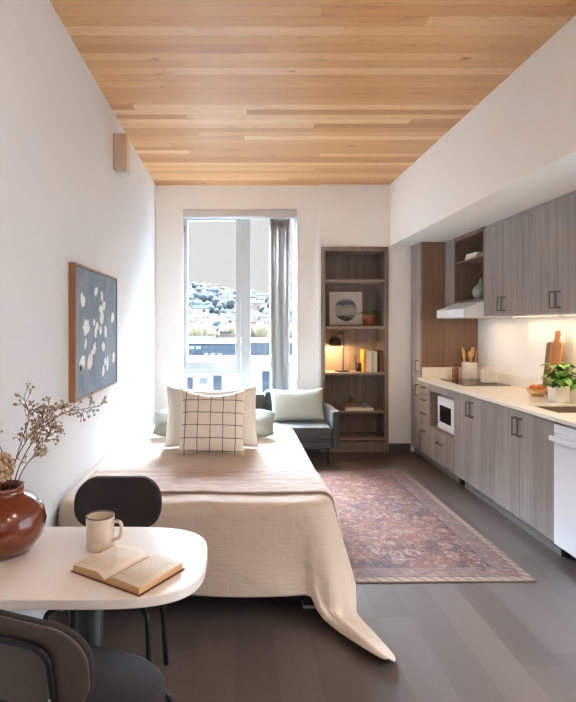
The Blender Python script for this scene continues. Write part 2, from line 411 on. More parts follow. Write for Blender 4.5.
# round landscape watercolour
g = G('round_watercolour'); x, y, z = g.xyz(g.co()); zc = g.ma('SUBTRACT', z, 0.2)
rr = g.ma('SQRT', g.ma('ADD', g.ma('MULTIPLY', x, x), g.ma('MULTIPLY', zc, zc)))
nz = g.noise(g.map(g.co(), (1, 1, 2)), 12, 4); hgt = g.ma('ADD', zc, g.ma('MULTIPLY', g.ma('SUBTRACT', nz, 0.5), 0.14))
land = g.ramp(g.rng(hgt, -0.15, 0.15), [(0.0, rgb(58, 60, 58)), (0.2, rgb(78, 82, 84)), (0.3, rgb(190, 186, 178)), (0.5, rgb(200, 192, 180)), (0.66, rgb(168, 166, 162)), (0.74, rgb(92, 104, 114)), (0.86, rgb(122, 130, 138)), (1.0, rgb(210, 206, 198))])
g.set(Base_Color=g.mix(g.ma('LESS_THAN', g.ma('ADD', rr, g.ma('MULTIPLY', nz, 0.015)), 0.147), rgb(232, 224, 212), land), Roughness=0.5); M['landscape'] = g.m
# rug: faded persian field, banded border
g = G('persian_rug'); x, y, z = g.xyz(g.co()); RX, RY = 0.68, 1.215
ex = g.ma('SUBTRACT', RX, g.ma('ABSOLUTE', x)); ey = g.ma('SUBTRACT', RY, g.ma('ABSOLUTE', y)); e = g.ma('MINIMUM', ex, ey)
co = g.co(); fade = g.noise(co, 1.9, 4, 0.65, 1.0); fine = g.noise(co, 48, 4, 0.7, 1.0); mid = g.noise(co, 10, 5, 0.7, 1.8)
wvec = g.n('ShaderNodeVectorMath', operation='ADD'); wsc = g.n('ShaderNodeVectorMath', operation='SCALE'); g.put(wsc.inputs[0], g.noise(co, 13, 3, 0.6, 0.5, True)); wsc.inputs['Scale'].default_value = 0.075
g.put(wvec.inputs[0], co); g.put(wvec.inputs[1], wsc.outputs[0]); wc = wvec.outputs[0]
def cell(v, sc, ch=0):
    return g.voro(v, sc), g.xyz(g.voro(v, sc, 'F1', 'Color'))[ch]
f1, c1 = cell(wc, 8.5); f2, c2 = cell(wc, 19, 1); f3, c3 = cell(wc, 40, 2)
ground = g.ramp(g.ma('ADD', g.ma('MULTIPLY', fade, 0.75), g.ma('MULTIPLY', mid, 0.25)), [(0.36, rgb(98, 84, 94)), (0.44, rgb(128, 92, 88)), (0.5, rgb(154, 98, 78)), (0.57, rgb(154, 108, 88)), (0.66, rgb(182, 146, 122))])
PAL1 = [(0.0, rgb(196, 174, 154)), (0.28, rgb(78, 84, 108)), (0.5, rgb(152, 84, 62)), (0.68, rgb(104, 66, 68)), (0.84, rgb(186, 160, 142))]
ring = g.ma('MULTIPLY', g.ma('GREATER_THAN', f1, 0.22), g.ma('LESS_THAN', g.ma('ADD', f1, g.ma('MULTIPLY', fine, 0.2)), 0.5))
c = g.mix(g.ma('MULTIPLY', ring, g.rng(mid, 0.35, 0.6, 0.15, 0.7)), ground, g.ramp(c1, PAL1, 'CONSTANT'))
r2_ = g.ma('MULTIPLY', g.ma('GREATER_THAN', f2, 0.2), g.ma('LESS_THAN', f2, 0.42))
c = g.mix(g.ma('MULTIPLY', r2_, g.rng(fine, 0.35, 0.6, 0.1, 0.8)), c, g.ramp(c2, [(0.0, rgb(206, 188, 168)), (0.35, rgb(66, 64, 84)), (0.55, rgb(92, 54, 50)), (0.78, rgb(190, 164, 144))], 'CONSTANT'))
c = g.mix(g.ma('MULTIPLY', g.ma('LESS_THAN', f3, 0.3), g.rng(mid, 0.4, 0.62, 0.1, 0.75)), c, g.ramp(c3, [(0.0, rgb(212, 194, 174)), (0.4, rgb(60, 56, 74)), (0.62, rgb(98, 56, 50)), (0.8, rgb(202, 180, 160))], 'CONSTANT'))
ux = g.ma('ADD', x, y)
bord = g.mix(g.rng(g.ma('ADD', mid, g.ma('MULTIPLY', fine, 0.6)), 0.6, 0.95), rgb(126, 104, 108), rgb(178, 150, 136))
bord = g.mix(g.ma('MULTIPLY', g.ma('LESS_THAN', f2, 0.3), 0.75), bord, g.ramp(c2, [(0.0, rgb(196, 176, 156)), (0.3, rgb(96, 92, 110)), (0.6, rgb(140, 94, 84)), (0.8, rgb(186, 160, 142))], 'CONSTANT'))
c = g.mix(g.ma('MULTIPLY', g.ma('LESS_THAN', e, 0.18), 0.85), c, bord)
for a, b_, cc in ((0.178, 0.19, rgb(92, 78, 90)), (0.052, 0.06, rgb(110, 86, 88))):
    c = g.mix(g.ma('MULTIPLY', g.ma('MULTIPLY', g.ma('GREATER_THAN', e, a), g.ma('LESS_THAN', e, b_)), 0.7), c, cc)
dots = g.mix(g.ma('GREATER_THAN', g.ma('ADD', g.ma('SINE', g.ma('MULTIPLY', ux, 95.0)), g.ma('MULTIPLY', g.ma('SUBTRACT', fine, 0.5), 1.5)), 0.75), rgb(200, 180, 160), rgb(112, 100, 106))
c = g.mix(g.ma('MULTIPLY', g.ma('LESS_THAN', e, 0.052), g.ma('GREATER_THAN', e, 0.01)), c, dots)
c = g.mix(g.ma('LESS_THAN', e, 0.01), c, rgb(188, 166, 146))
c = g.mix(g.ma('MULTIPLY', g.rng(fade, 0.42, 0.72, 0.0, 0.4), g.rng(fine, 0.4, 0.7)), c, rgb(192, 172, 156))
g.set(Base_Color=g.mix(1.0, c, rgb(166, 152, 146), 'MULTIPLY'), Roughness=0.95); g.bump(fine, 0.4, 0.006); M['rug'] = g.m

# ------------------------------------------------------------------ ROOM SHELL
WL, WR = -0.957, 2.72                       # left and kitchen wall
YB, YS = 6.50, 6.46                         # window wall, bookcase wall
CZ, SX, SZ = 3.165, 1.825, 2.436            # ceiling, soffit face, soffit underside
YR = -1.9                                   # end of the room behind the camera
struct('floor', B(WL - 0.15, WR + 0.15, YR, YB + 0.4, -0.12, 0), M['floor'])
struct('ceiling', B(WL - 0.15, WR + 0.15, YR, YB + 0.4, CZ, CZ + 0.15), M['ceil'])
struct('wall_left', B(WL - 0.15, WL, YR, YB + 0.4, 0, CZ), M['wall_left'])
m = MB(); GX0, GX1, GZ0, GZ1 = 0.3, 2.6, 0.1, 1.8   # unseen opening added beside the camera to let fill light in
m.box(WR, WR + 0.15, GX1, YB + 0.4, 0, CZ); m.box(WR, WR + 0.15, YR, GX0, 0, CZ); m.box(WR, WR + 0.15, GX0, GX1, 0, GZ0); m.box(WR, WR + 0.15, GX0, GX1, GZ1, CZ)
struct('wall_right', m, M['wall'])
WX0, WX1, WZ0, WZ1 = -0.656, 0.745, 0.36, 2.884
m = MB(); m.box(WL, WX0, YB, YB + 0.28, 0, CZ); m.box(WX1, 0.985, YB, YB + 0.28, 0, CZ)
m.box(WX0, WX1, YB, YB + 0.28, 0, WZ0); m.box(WX0, WX1, YB, YB + 0.28, WZ1, CZ)
struct('wall_back', m, M['wall'])
BX0, BX1, BZ1 = 1.008, 1.802, 2.425         # bookcase opening
m = MB(); m.box(0.985, BX0 - 0.002, YS, YB + 0.4, 0, CZ); m.box(BX1 + 0.002, WR, YS, YB + 0.4, 0, CZ); m.box(BX0 - 0.002, BX1 + 0.002, YS, YB + 0.4, BZ1 + 0.002, CZ)
m.box(BX0 - 0.002, BX1 + 0.002, YB + 0.36, YB + 0.4, 0, BZ1 + 0.002)
struct('wall_alcove', m, M['wall'])
struct('wall_soffit', B(SX, WR, YR, YS, SZ, CZ), M['soffit'])
m = MB(); m.box(BX1 + 0.004, 2.066, YS - 0.014, YS, 0, 0.098, 0.002)
struct('baseboard_back', m, M['base'])
struct('baseboard_window', B(WL + 0.016, 0.985, YB - 0.014, YB, 0, 0.098, 0.002), M['base'])
# rear end of the room: wall with an unseen opening added for fill light
m = MB(); RX0, RX1, RZ0, RZ1 = 0.5, 1.0, 0.6, 2.1
m.box(WL, RX0, YR - 0.15, YR, 0, CZ); m.box(RX1, WR, YR - 0.15, YR, 0, CZ); m.box(RX0, RX1, YR - 0.15, YR, 0, RZ0); m.box(RX0, RX1, YR - 0.15, YR, RZ1, CZ)
struct('wall_rear', m, M['wall'])

# ------------------------------------------------------------------ WINDOW
YW0, YW1 = 6.60, 6.67
win = thing('window_1', None, None, ((WX0 + WX1) / 2, YW0, WZ0)); win['kind'] = 'structure'
XL, XR = WX0 + 0.002, WX1 - 0.002
m = MB(); a0, a1 = YW0, YW1; zb, zt = WZ0 + 0.002, WZ1 - 0.002
m.box(XL, -0.632, a0, a1, zb, zt, 0.004); m.box(0.692, XR, a0, a1, zb, zt, 0.004)
m.box(-0.632, 0.692, a0, a1, zt - 0.075, zt, 0.004); m.box(-0.632, 0.692, a0, a1, zb, zb + 0.06, 0.004)
m.box(0.062, 0.178, a0 - 0.012, a1, zb + 0.06, zt - 0.075, 0.006); m.box(-0.632, 0.062, a0, a1, 0.905, 0.965, 0.004)
obj('window_frame', m, M['vinyl'], win, world=True)
m = MB(); s0, s1 = YW0 - 0.022, YW1 - 0.018; sx0, sx1, sz0, sz1 = -0.63, 0.06, 0.967, 2.80
m.box(sx0, sx0 + 0.048, s0, s1, sz0, sz1, 0.006); m.box(sx1 - 0.066, sx1, s0, s1, sz0, sz1, 0.006)
m.box(sx0 + 0.048, sx1 - 0.066, s0, s1, sz0, sz0 + 0.09, 0.006); m.box(sx0 + 0.048, sx1 - 0.066, s0, s1, sz1 - 0.04, sz1, 0.006)
sash = obj('sash', m, M['vinyl'], win, world=True)
m = MB(); hx = at(222, 0, YW0).x
m.box(hx - 0.06, hx + 0.06, s0 - 0.018, s0, 1.0, 1.025, 0.006); m.tube([(hx - 0.035, s0 - 0.012, 1.01), (hx - 0.02, s0 - 0.04, 1.02), (hx + 0.08, s0 - 0.05, 0.985)], 0.009, 8)
obj('crank_handle', m, M['white_app'], sash, world=True)
obj('hinge', B(sx0 + 0.004, sx0 + 0.016, s0 - 0.008, s0, 2.62, 2.70, 0.002), M['plastic_grey'], sash, world=True)
obj('pane', B(sx0 + 0.046, sx1 - 0.064, 6.612, 6.618, sz0 + 0.088, sz1 - 0.038), M['glass'], win, world=True)
obj('pane', B(-0.634, 0.064, 6.632, 6.638, zb + 0.058, 0.907), M['glass'], win, world=True)
obj('pane', B(0.176, 0.694, 6.632, 6.638, zb + 0.058, zt - 0.073), M['glass'], win, world=True)
m = MB(); m.box(WX0 - 0.02, WX1 + 0.02, YB - 0.03, YW0, WZ0 - 0.03, WZ0 + 0.001, 0.005)
m = B(WX0 + 0.001, WX1 - 0.001, YB - 0.025, YW0 - 0.001, WZ0 + 0.0, WZ0 + 0.018, 0.004)
struct('trim_sill', m, M['trim'])
m = MB()
for x0, x1, z0, z1 in ((WX0 + 0.0005, WX0 + 0.022, WZ0 + 0.02, WZ1 - 0.0005), (WX1 - 0.022, WX1 - 0.0005, WZ0 + 0.02, WZ1 - 0.0005)):
    m.box(x0, x1, YB - 0.002, YW0 - 0.002, z0, z1, 0.002)
struct('trim_reveal', m, M['trim'])
t = thing('window_shade', 'pale grey roller shade cassette across the top of the window recess', 'blind', (0.05, YB + 0.035, 2.79))
obj('cassette', B(WX0 + 0.024, WX1 - 0.024, YB - 0.004, YB + 0.07, 2.788, WZ1 - 0.002, 0.008), M['cassette'], t, world=True)
m = MB(); m.tube([(WX0 + 0.03, YB + 0.033, 2.782), (WX1 - 0.03, YB + 0.033, 2.782)], 0.007, 8); obj('hem_bar', m, M['white_app'], t, world=True)
t = thing('vertical_blind', 'stack of grey vertical blind vanes drawn to the right of the window', 'blind', (0.53, 6.54, 0.4))
xs = [0.405, 0.452, 0.498, 0.545, 0.592]
for i, x0 in enumerate(xs):
    def vane(u, v, x0=x0, i=i):
        return (x0 + 0.054 * u, 6.538 + 0.028 * math.sin(PI * u) * (1 if i % 2 else -1) + 0.004 * i, 0.42 + (2.774 - 0.42) * v)
    m = MB(); m.grid(8, 1, vane); o = obj('vane', m, M['blind'], t, world=True)
    md = o.modifiers.new('thick', 'SOLIDIFY'); md.thickness = 0.003

# ------------------------------------------------------------------ BOOKCASE
bk = thing('bookcase', 'tall narrow grey-brown built-in bookcase with five compartments beside the window', 'bookcase', ((BX0 + BX1) / 2, YS, 0))
YK0, YK1 = YS - 0.025, YB + 0.33            # front and back of the bookcase
X0, X1 = BX0 + 0.045, BX1 - 0.045
obj('side_panel', B(BX0, X0, YK0, YK1, 0, BZ1, 0.002), M['shelfwood'], bk, world=True)
obj('side_panel', B(X1, BX1, YK0, YK1, 0, BZ1, 0.002), M['shelfwood'], bk, world=True)
obj('back_panel', B(X0, X1, YK1 - 0.015, YK1, 0.12, BZ1 - 0.05), M['shelfwood'], bk, world=True)
obj('top_panel', B(X0, X1, YK0, YK1, BZ1 - 0.05, BZ1, 0.002), M['shelfwood'], bk, world=True)
obj('plinth', B(X0, X1, YK0, YK1, 0, 0.12, 0.002), M['shelfwood'], bk, world=True)
SHZ = [0.165, 0.486, 0.938, 1.487, 2.036]
for zt_ in SHZ: obj('shelf', B(X0, X1, YK0 + 0.006, YK1 - 0.015, zt_ - 0.03, zt_, 0.002), grain('shelf_laminate', rgb(126, 106, 92), rgb(160, 138, 122), 'x', 70, 0.45) if zt_ == SHZ[0] else M.get('shx'), bk, world=True) if False else None
M['shx'] = grain('shelf_laminate', rgb(126, 109, 98), rgb(162, 143, 130), 'x', 70, 0.45)
for zt_ in SHZ: obj('shelf', B(X0, X1, YK0 + 0.006, YK1 - 0.015, zt_ - 0.03, zt_, 0.002), M['shx'], bk, world=True)

# framed round landscape leaning on the upper shelf
S = SHZ[3] + 0.001; yb = YK1 - 0.02
t = thing('framed_print', 'square framed print of a round misty mountain landscape leaning on bookcase shelf', 'picture', (1.365, yb - 0.055, S))
lean = Matrix.Rotation(R(-5), 4, 'X')
def leanbox(*a, **k):
    m = MB(); m.M = lean; m.box(*a, **k); return m
hw = 0.218; m = MB(); m.M = lean
for a in ((-hw, -hw + 0.014, 0, 0.44), (hw - 0.014, hw, 0, 0.44)): m.box(a[0], a[1], -0.011, 0.011, a[2], a[3], 0.002)
m.box(-hw + 0.014, hw - 0.014, -0.011, 0.011, 0, 0.014, 0.002); m.box(-hw + 0.014, hw - 0.014, -0.011, 0.011, 0.426, 0.44, 0.002)
obj('frame', m, M['art_frame'], t); obj('print', leanbox(-hw + 0.014, hw - 0.014, -0.004, 0.004, 0.014, 0.426), M['landscape'], t)

def leafmesh(m, base, dirv, L, W, cup=0.15, up=Vector((0, 0, 1)), droop=0.3, mi=0):
    d = Vector(dirv).normalized(); side = d.cross(up)
    if side.length < 0.05: side = Vector((1, 0, 0))
    side.normalize(); nrm = side.cross(d)
    pr = [(0, 0), (0.15, 0.55), (0.4, 1), (0.65, 0.88), (0.87, 0.45), (1, 0.02)]; vs = []
    for t_, w in pr:
        c = Vector(base) + d * (L * t_) - Vector((0, 0, 1)) * (droop * L * t_ * t_)
        vs += [c - side * (W / 2 * w) + nrm * (cup * W * w), c, c + side * (W / 2 * w) + nrm * (cup * W * w)]
    fs = []
    for i in range(len(pr) - 1):
        fs += [(i * 3, i * 3 + 1, i * 3 + 4, i * 3 + 3), (i * 3 + 1, i * 3 + 2, i * 3 + 5, i * 3 + 4)]
    m.add(vs, fs, mi, True)

t = thing('potted_plant', 'small trailing green plant in terracotta pot on bookcase shelf beside framed print', 'plant', (1.61, 6.56, S))
m = MB(); m.lathe([(0.0, 0), (0.056, 0), (0.078, 0.12), (0.082, 0.145), (0.074, 0.145), (0.068, 0.125), (0, 0.125)], 28); obj('pot', m, M['terracotta'], t)
m = MB(); r_ = random.Random(3)
for k in range(34):
    a = r_.uniform(0, 2 * PI); s = r_.uniform(0.02, 0.06); el = r_.uniform(0.1, 0.8)
    leafmesh(m, (s * math.cos(a), s * math.sin(a), 0.145 + r_.uniform(0, 0.03)), (math.cos(a), math.sin(a), el), r_.uniform(0.07, 0.10), 0.045, 0.1, droop=0.5)
for k in range(7):
    leafmesh(m, (-0.06 - 0.012 * k, -0.02 + 0.01 * (k % 3), 0.17 - 0.004 * k), (-1, r_.uniform(-0.6, 0.6), 0.3), 0.055, 0.03, 0.1, droop=0.6)
for p in m.v: p.x = min(p.x, 0.138); p.y = min(p.y, 0.2)
obj('foliage', m, M['leaf_dark'], t)

# desk lamp
S = SHZ[2] + 0.001
t = thing('desk_lamp', 'small black desk lamp with glowing dome shade on the bookcase shelf', 'lamp', (1.285, 6.60, S))
m = MB(); m.lathe([(0, 0), (0.085, 0), (0.088, 0.006), (0.084, 0.013), (0.02, 0.016), (0, 0.016)], 32); obj('base', m, M['lamp_black'], t)
m = MB(); m.tube(smooth_path([(0.012, 0, 0.014), (0.012, 0, 0.25), (0.012, 0, 0.43), (0.008, 0, 0.462), (-0.02, 0, 0.47)], 5), 0.0065, 10); obj('pole', m, M['lamp_black'], t)
m = MB(); m.tube([(-0.045, 0, 0.47), (0.03, 0, 0.47)], 0.011, 12); m.tube([(-0.085, 0, 0.40), (-0.082, 0, 0.43), (-0.04, 0, 0.47)], 0.007, 8); obj('joint', m, M['lamp_black'], t)
prof = [(0.012, 0.425), (0.02, 0.423), (0.05, 0.408), (0.07, 0.38), (0.078, 0.34), (0.079, 0.31), (0.076, 0.31), (0.075, 0.34), (0.066, 0.377), (0.047, 0.402), (0.012, 0.418)]
m = MB(); m.lathe(prof, 32, (-0.085, 0, 0), close=True); sh = obj('lamp_shade', m, M['lamp_black'], t)
m = MB(); m.sphere((-0.085, 0, 0.352), 0.026, 0.026, 0.03); obj('bulb', m, M['bulb'], t)

# pen cup
t = thing('pen_cup', 'small dark pen cup on bookcase shelf left of upright books', 'cup', (1.485, 6.60, S))
m = MB(); m.lathe([(0, 0), (0.034, 0), (0.034, 0.1), (0.030, 0.1), (0.030, 0.006), (0, 0.006)], 24); obj('cup', m, M['lamp_black'], t)
for k, (px_, py_, lx, ly, hh) in enumerate(((-0.016, 0.0, -0.035, 0.0, 0.19), (0.0, 0.012, -0.005, 0.02, 0.17), (0.014, -0.004, 0.02, -0.01, 0.16))):
    m = MB(); m.tube([(px_, py_, 0.01), (px_ + lx, py_ + ly, hh)], 0.0042, 8)
    tag(obj('pencil', m, [M['lamp_black'], M['bk_rust'], M['plastic_grey']][k], loc=(1.485, 6.60, S)), ['black pen leaning left in the bookcase pen cup', 'brown pencil standing in middle of the bookcase pen cup', 'grey pen leaning right in the bookcase pen cup'][k], 'pen', 'pens in the bookcase cup')
# upright books
bx = 1.517
bks = [('ochre', 0.034, 0.27, 0.17, 'ochre yellow upright book at left end of the bookcase row'), ('cream', 0.022, 0.262, 0.17, 'cream upright book next to the ochre yellow book'),
       ('white', 0.04, 0.25, 0.165, 'thick white upright book second from the cream one'), ('sand', 0.028, 0.258, 0.17, 'sand coloured upright book right of the thick white book'),
       ('cream', 0.036, 0.245, 0.16, 'thick cream upright book left of the black book'), ('ink', 0.034, 0.262, 0.17, 'black upright book in the row on the bookcase shelf'), ('rust', 0.03, 0.25, 0.16, 'dark reddish book at right end of the bookcase row')]
for cn, w, h_, dp, lb in bks:
    t = thing('book', lb, 'book', (bx + w / 2, 6.58, S), 0, 'upright books on the bookcase shelf')
    m = MB(); m.box(-w / 2, -w / 2 + 0.003, -dp / 2, dp / 2, 0, h_); m.box(w / 2 - 0.003, w / 2, -dp / 2, dp / 2, 0, h_); m.box(-w / 2 + 0.003, w / 2 - 0.003, -dp / 2, -dp / 2 + 0.003, 0, h_)
    obj('cover', m, M['bk_' + cn], t); obj('pages', B(-w / 2 + 0.003, w / 2 - 0.003, -dp / 2 + 0.003, dp / 2 - 0.004, 0.004, h_ - 0.004), M['paper'], t)
    bx += w + 0.0015

# lower shelf: flat book, wooden box with succulent, little grey bowl
S = SHZ[1] + 0.001
t = thing('flat_book', 'pale book lying flat on the lower bookcase shelf', 'book', (1.46, 6.56, S))
m = MB(); m.box(-0.17, 0.17, -0.115, 0.115, 0, 0.004); m.box(-0.17, 0.17, -0.115, 0.115, 0.026, 0.03); m.box(-0.17, 0.17, 0.111, 0.115, 0.004, 0.026); obj('cover', m, M['bk_white'], t)
obj('pages', B(-0.166, 0.166, -0.11, 0.111, 0.0041, 0.0259), M['paper'], t)
t = thing('planter_box', 'small dark wooden box with a tiny succulent on the pale flat book', 'planter', (1.385, 6.57, S + 0.0305))
m = MB(); w_, d_, h_ = 0.085, 0.05, 0.055
m.box(-w_, w_, -d_, d_, 0, 0.008); m.box(-w_, w_, -d_, -d_ + 0.008, 0.008, h_); m.box(-w_, w_, d_ - 0.008, d_, 0.008, h_); m.box(-w_, -w_ + 0.008, -d_ + 0.008, d_ - 0.008, 0.008, h_); m.box(w_ - 0.008, w_, -d_ + 0.008, d_ - 0.008, 0.008, h_)
obj('box', m, M['board2'], t); obj('soil', B(-w_ + 0.008, w_ - 0.008, -d_ + 0.008, d_ - 0.008, 0.008, h_ - 0.01), M['soil'], t)
m = MB(); r_ = random.Random(5)
for k in range(24):
    a = k * 2.4; el = 0.2 + 1.6 * k / 24
    leafmesh(m, (0.0, 0, 0.046 + 0.001 * k), (math.cos(a), math.sin(a), el), 0.055, 0.022, 0.1, droop=-0.1)
obj('succulent', m, M['leaf_dark'], t)
m = MB(); m.lathe([(0, 0), (0.02, 0), (0.042, 0.025), (0.046, 0.05), (0.042, 0.05), (0.037, 0.027), (0.0, 0.008)], 28)
tag(obj('bowl', m, M['plastic_grey'], loc=(1.545, 6.57, S + 0.0305)), 'small round blue grey bowl on the pale flat book', 'bowl')

# ------------------------------------------------------------------ KITCHEN
KX, UX = 2.07, 2.35
seams = [6.44, 6.125, 5.85, 5.16, 4.36, 3.535, 2.925]
TT, CBZ, CT0, CT1 = 0.018, 0.085, 0.88, 0.91
TOE = 2.11
def pull_v(parent, x, y, z0, z1):
    m = MB(); r_ = 0.042                     # square bar pull on two posts
    m.box(x - r_, x - r_ + 0.008, y - 0.005, y + 0.005, z0, z1, 0.0015)
    for zz in (z0 + 0.005, z1 - 0.005): m.box(x - r_ + 0.008, x, y - 0.005, y + 0.005, zz - 0.005, zz + 0.005)
    return obj('handle', m, M['bronze'], parent, world=True)
def pull_h(parent, x, y0, y1, z):
    m = MB(); r_ = 0.036
    m.box(x - r_, x - r_ + 0.008, y0, y1, z - 0.005, z + 0.005, 0.0015)
    for yy in (y0 + 0.005, y1 - 0.005): m.box(x - r_ + 0.008, x, yy - 0.005, yy + 0.005, z - 0.005, z + 0.005)
    return obj('handle', m, M['bronze'], parent, world=True)
def door(parent, x, y0, y1, z0, z1, name='door', mat='cab', gap=0.0018):
    return obj(name, B(x, x + TT, y0 + gap, y1 - gap, z0 + gap, z1 - gap, 0.0015), M[mat], parent, world=True)
def toe(parent, y0, y1):
    obj('toe_kick', B(TOE, TOE + 0.018, y0, y1, 0.0, CBZ), M['toe'], parent, world=True)
# tall pantry at the far end
y1, y0 = seams[0], seams[1]
t = thing('pantry_cabinet', 'tall narrow pantry cabinet at far end of kitchen, side browned as if warmly lit', 'cabinet', (KX + 0.3, (y0 + y1) / 2, 0))
obj('body', B(KX + TT, WR - 0.002, y0, y1, CBZ, SZ - 0.002), M['panel'], t, world=True)
obj('edge_panel', B(KX + 0.001, KX + TT, y0, y0 + 0.02, CBZ, SZ - 0.002), M['cab'], t, world=True)
d = door(t, KX, y0 + 0.02, y1, CBZ, CT1 - 0.03); pull_v(d, KX, y0 + 0.06, 0.70, 0.83)
d = door(t, KX, y0 + 0.02, y1, CT1 - 0.03, SZ - 0.004); pull_v(d, KX, y0 + 0.06, 0.97, 1.10)
toe(t, y0, y1)
# drawer bank
y1, y0 = seams[1] - 0.001, seams[2]
t = thing('drawer_cabinet', 'narrow base cabinet of four drawers beside tall pantry', 'cabinet', (KX + 0.3, (y0 + y1) / 2, 0))
obj('body', B(KX + TT, WR - 0.002, y0 + 0.001, y1, CBZ, CT0 - 0.001), M['cab'], t, world=True); toe(t, y0 + 0.001, y1)
for z0, z1 in ((0.735, 0.872), (0.585, 0.735), (0.435, 0.585), (CBZ, 0.435)):
    d = door(t, KX, y0, y1, z0, z1, 'drawer'); pull_h(d, KX, (y0 + y1) / 2 - 0.055, (y0 + y1) / 2 + 0.055, z1 - 0.055 if z0 > 0.1 else z1 - 0.10)
# microwave cabinet
y1, y0 = seams[2] - 0.001, seams[3]
t = thing('microwave_cabinet', 'base cabinet with an open microwave niche above one deep drawer', 'cabinet', (KX + 0.3, (y0 + y1) / 2, 0))
NZ0, NZ1 = 0.42, 0.80
m = MB(); m.box(KX + 0.001, WR - 0.002, y0 + 0.001, y0 + 0.02, CBZ, CT0 - 0.001); m.box(KX + 0.001, WR - 0.002, y1 - 0.02, y1, CBZ, CT0 - 0.001)
m.box(KX + 0.001, WR - 0.02, y0 + 0.02, y1 - 0.02, NZ0 - 0.02, NZ0); m.box(KX + 0.001, WR - 0.02, y0 + 0.02, y1 - 0.02, NZ1, CT0 - 0.001)
m.box(WR - 0.02, WR - 0.002, y0 + 0.02, y1 - 0.02, CBZ, CT0 - 0.001); m.box(KX + TT, WR - 0.02, y0 + 0.02, y1 - 0.02, CBZ, CBZ + 0.018)
obj('body', m, M['cab'], t, world=True); toe(t, y0 + 0.001, y1)
d = door(t, KX - 0.001, y0, y1, CBZ, NZ0 - 0.01, 'drawer'); d2 = pull_h(d, KX - 0.001, 5.44, 5.58, 0.30)
# microwave
t = thing('microwave', 'white microwave oven with black window inside the base cabinet niche', 'microwave', (KX + 0.2, 5.49, NZ0 + 0.001))
ya, yb_ = y0 + 0.026, 5.69; mz0, mz1 = NZ0 + 0.013, NZ0 + 0.345
obj('body', B(KX + 0.062, KX + 0.45, ya, yb_, mz0, mz1, 0.005), M['white_app'], t, world=True)
for yy in (ya + 0.03, yb_ - 0.03):
    for xx in (KX + 0.09, KX + 0.42): m = MB(); m.lathe([(0, 0), (0.012, 0), (0.012, 0.0125), (0, 0.0125)], 12, (xx, yy, NZ0 + 0.0005)); obj('foot', m, M['lamp_black'], t, world=True)
fr = obj('front', B(KX + 0.035, KX + 0.0615, ya, yb_, mz0, mz1, 0.006), M['white_app'], t, world=True)
obj('door_window', B(KX + 0.033, KX + 0.0355, ya + 0.15, yb_ - 0.06, mz0 + 0.075, mz1 - 0.085, 0.001), M['blackglass'], t, world=True)
m = MB(); m.lathe([(0, 0), (0.011, 0), (0.011, 0.004), (0, 0.004)], 12); 
kb = MB(); kb.M = Matrix.Translation((KX + 0.0345, yb_ - 0.03, mz0 + 0.06)) @ Matrix.Rotation(-PI / 2, 4, 'Y'); kb.lathe([(0, -0.001), (0.011, -0.001), (0.011, 0.004), (0, 0.004)], 12)
obj('button', kb, M['plastic_grey'], t, world=True)
# two door base cabinets
def base_cabinet(y0, y1, split, label, toe_y1):
    t = thing('base_cabinet', label, 'cabinet', (KX + 0.3, (y0 + y1) / 2, 0), 0, 'two door base cabinets')
    obj('body', B(KX + TT, WR - 0.002, y0 + 0.001, y1 - 0.001, CBZ, 0.72), M['cab'], t, world=True)
    obj('top_rail', B(KX + TT, KX + 0.05, y0 + 0.001, y1 - 0.001, 0.72, CT0 - 0.001), M['cab'], t, world=True); obj('top_rail', B(WR - 0.03, WR - 0.002, y0 + 0.001, y1 - 0.001, 0.72, CT0 - 0.001), M['cab'], t, world=True)
    for a, b, hy in ((split, y1, split + 0.036), (y0, split, split - 0.036)):
        d = door(t, KX, a, b, CBZ, CT0 - 0.008); pull_v(d, KX, hy, 0.69, 0.825)
    obj('toe_kick', B(TOE, TOE + 0.018, y0, toe_y1, 0.0, CBZ), M['toe'], t, world=True)
    return t
b1 = base_cabinet(seams[4], seams[3], 4.785, 'two door base cabinet next to the microwave niche', 5.02)
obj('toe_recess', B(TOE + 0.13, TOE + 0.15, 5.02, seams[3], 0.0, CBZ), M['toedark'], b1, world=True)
base_cabinet(seams[5], seams[4], 3.98, 'two door base cabinet under the sink beside white dishwasher', seams[4])
# dishwasher
y1, y0 = seams[5] - 0.003, seams[6]
t = thing('dishwasher', 'white dishwasher with bar handle at near end of kitchen run', 'dishwasher', (KX + 0.3, (y0 + y1) / 2, 0))
obj('body', B(KX + 0.03, WR - 0.01, y0 + 0.004, y1 - 0.002, 0.1, CT0 - 0.012), M['plastic_grey'], t, world=True)
obj('door', B(KX - 0.012, KX + 0.029, y0 + 0.003, y1, 0.085, 0.80, 0.006), M['white_app'], t, world=True)
obj('control_panel', B(KX - 0.012, KX + 0.029, y0 + 0.003, y1, 0.802, 0.862, 0.006), M['white_app'], t, world=True)
m = MB(); m.box(KX - 0.050, KX - 0.028, y0 + 0.02, y1 - 0.005, 0.755, 0.788, 0.007)
for yy in (y0 + 0.05, y1 - 0.035): m.box(KX - 0.03, KX - 0.011, yy - 0.012, yy + 0.012, 0.76, 0.783, 0.003)
obj('handle', m, M['white_app'], t, world=True)
obj('toe_panel', B(TOE + 0.06, TOE + 0.075, y0 + 0.004, y1 - 0.002, 0.0, 0.084), M['toedark'], t, world=True)
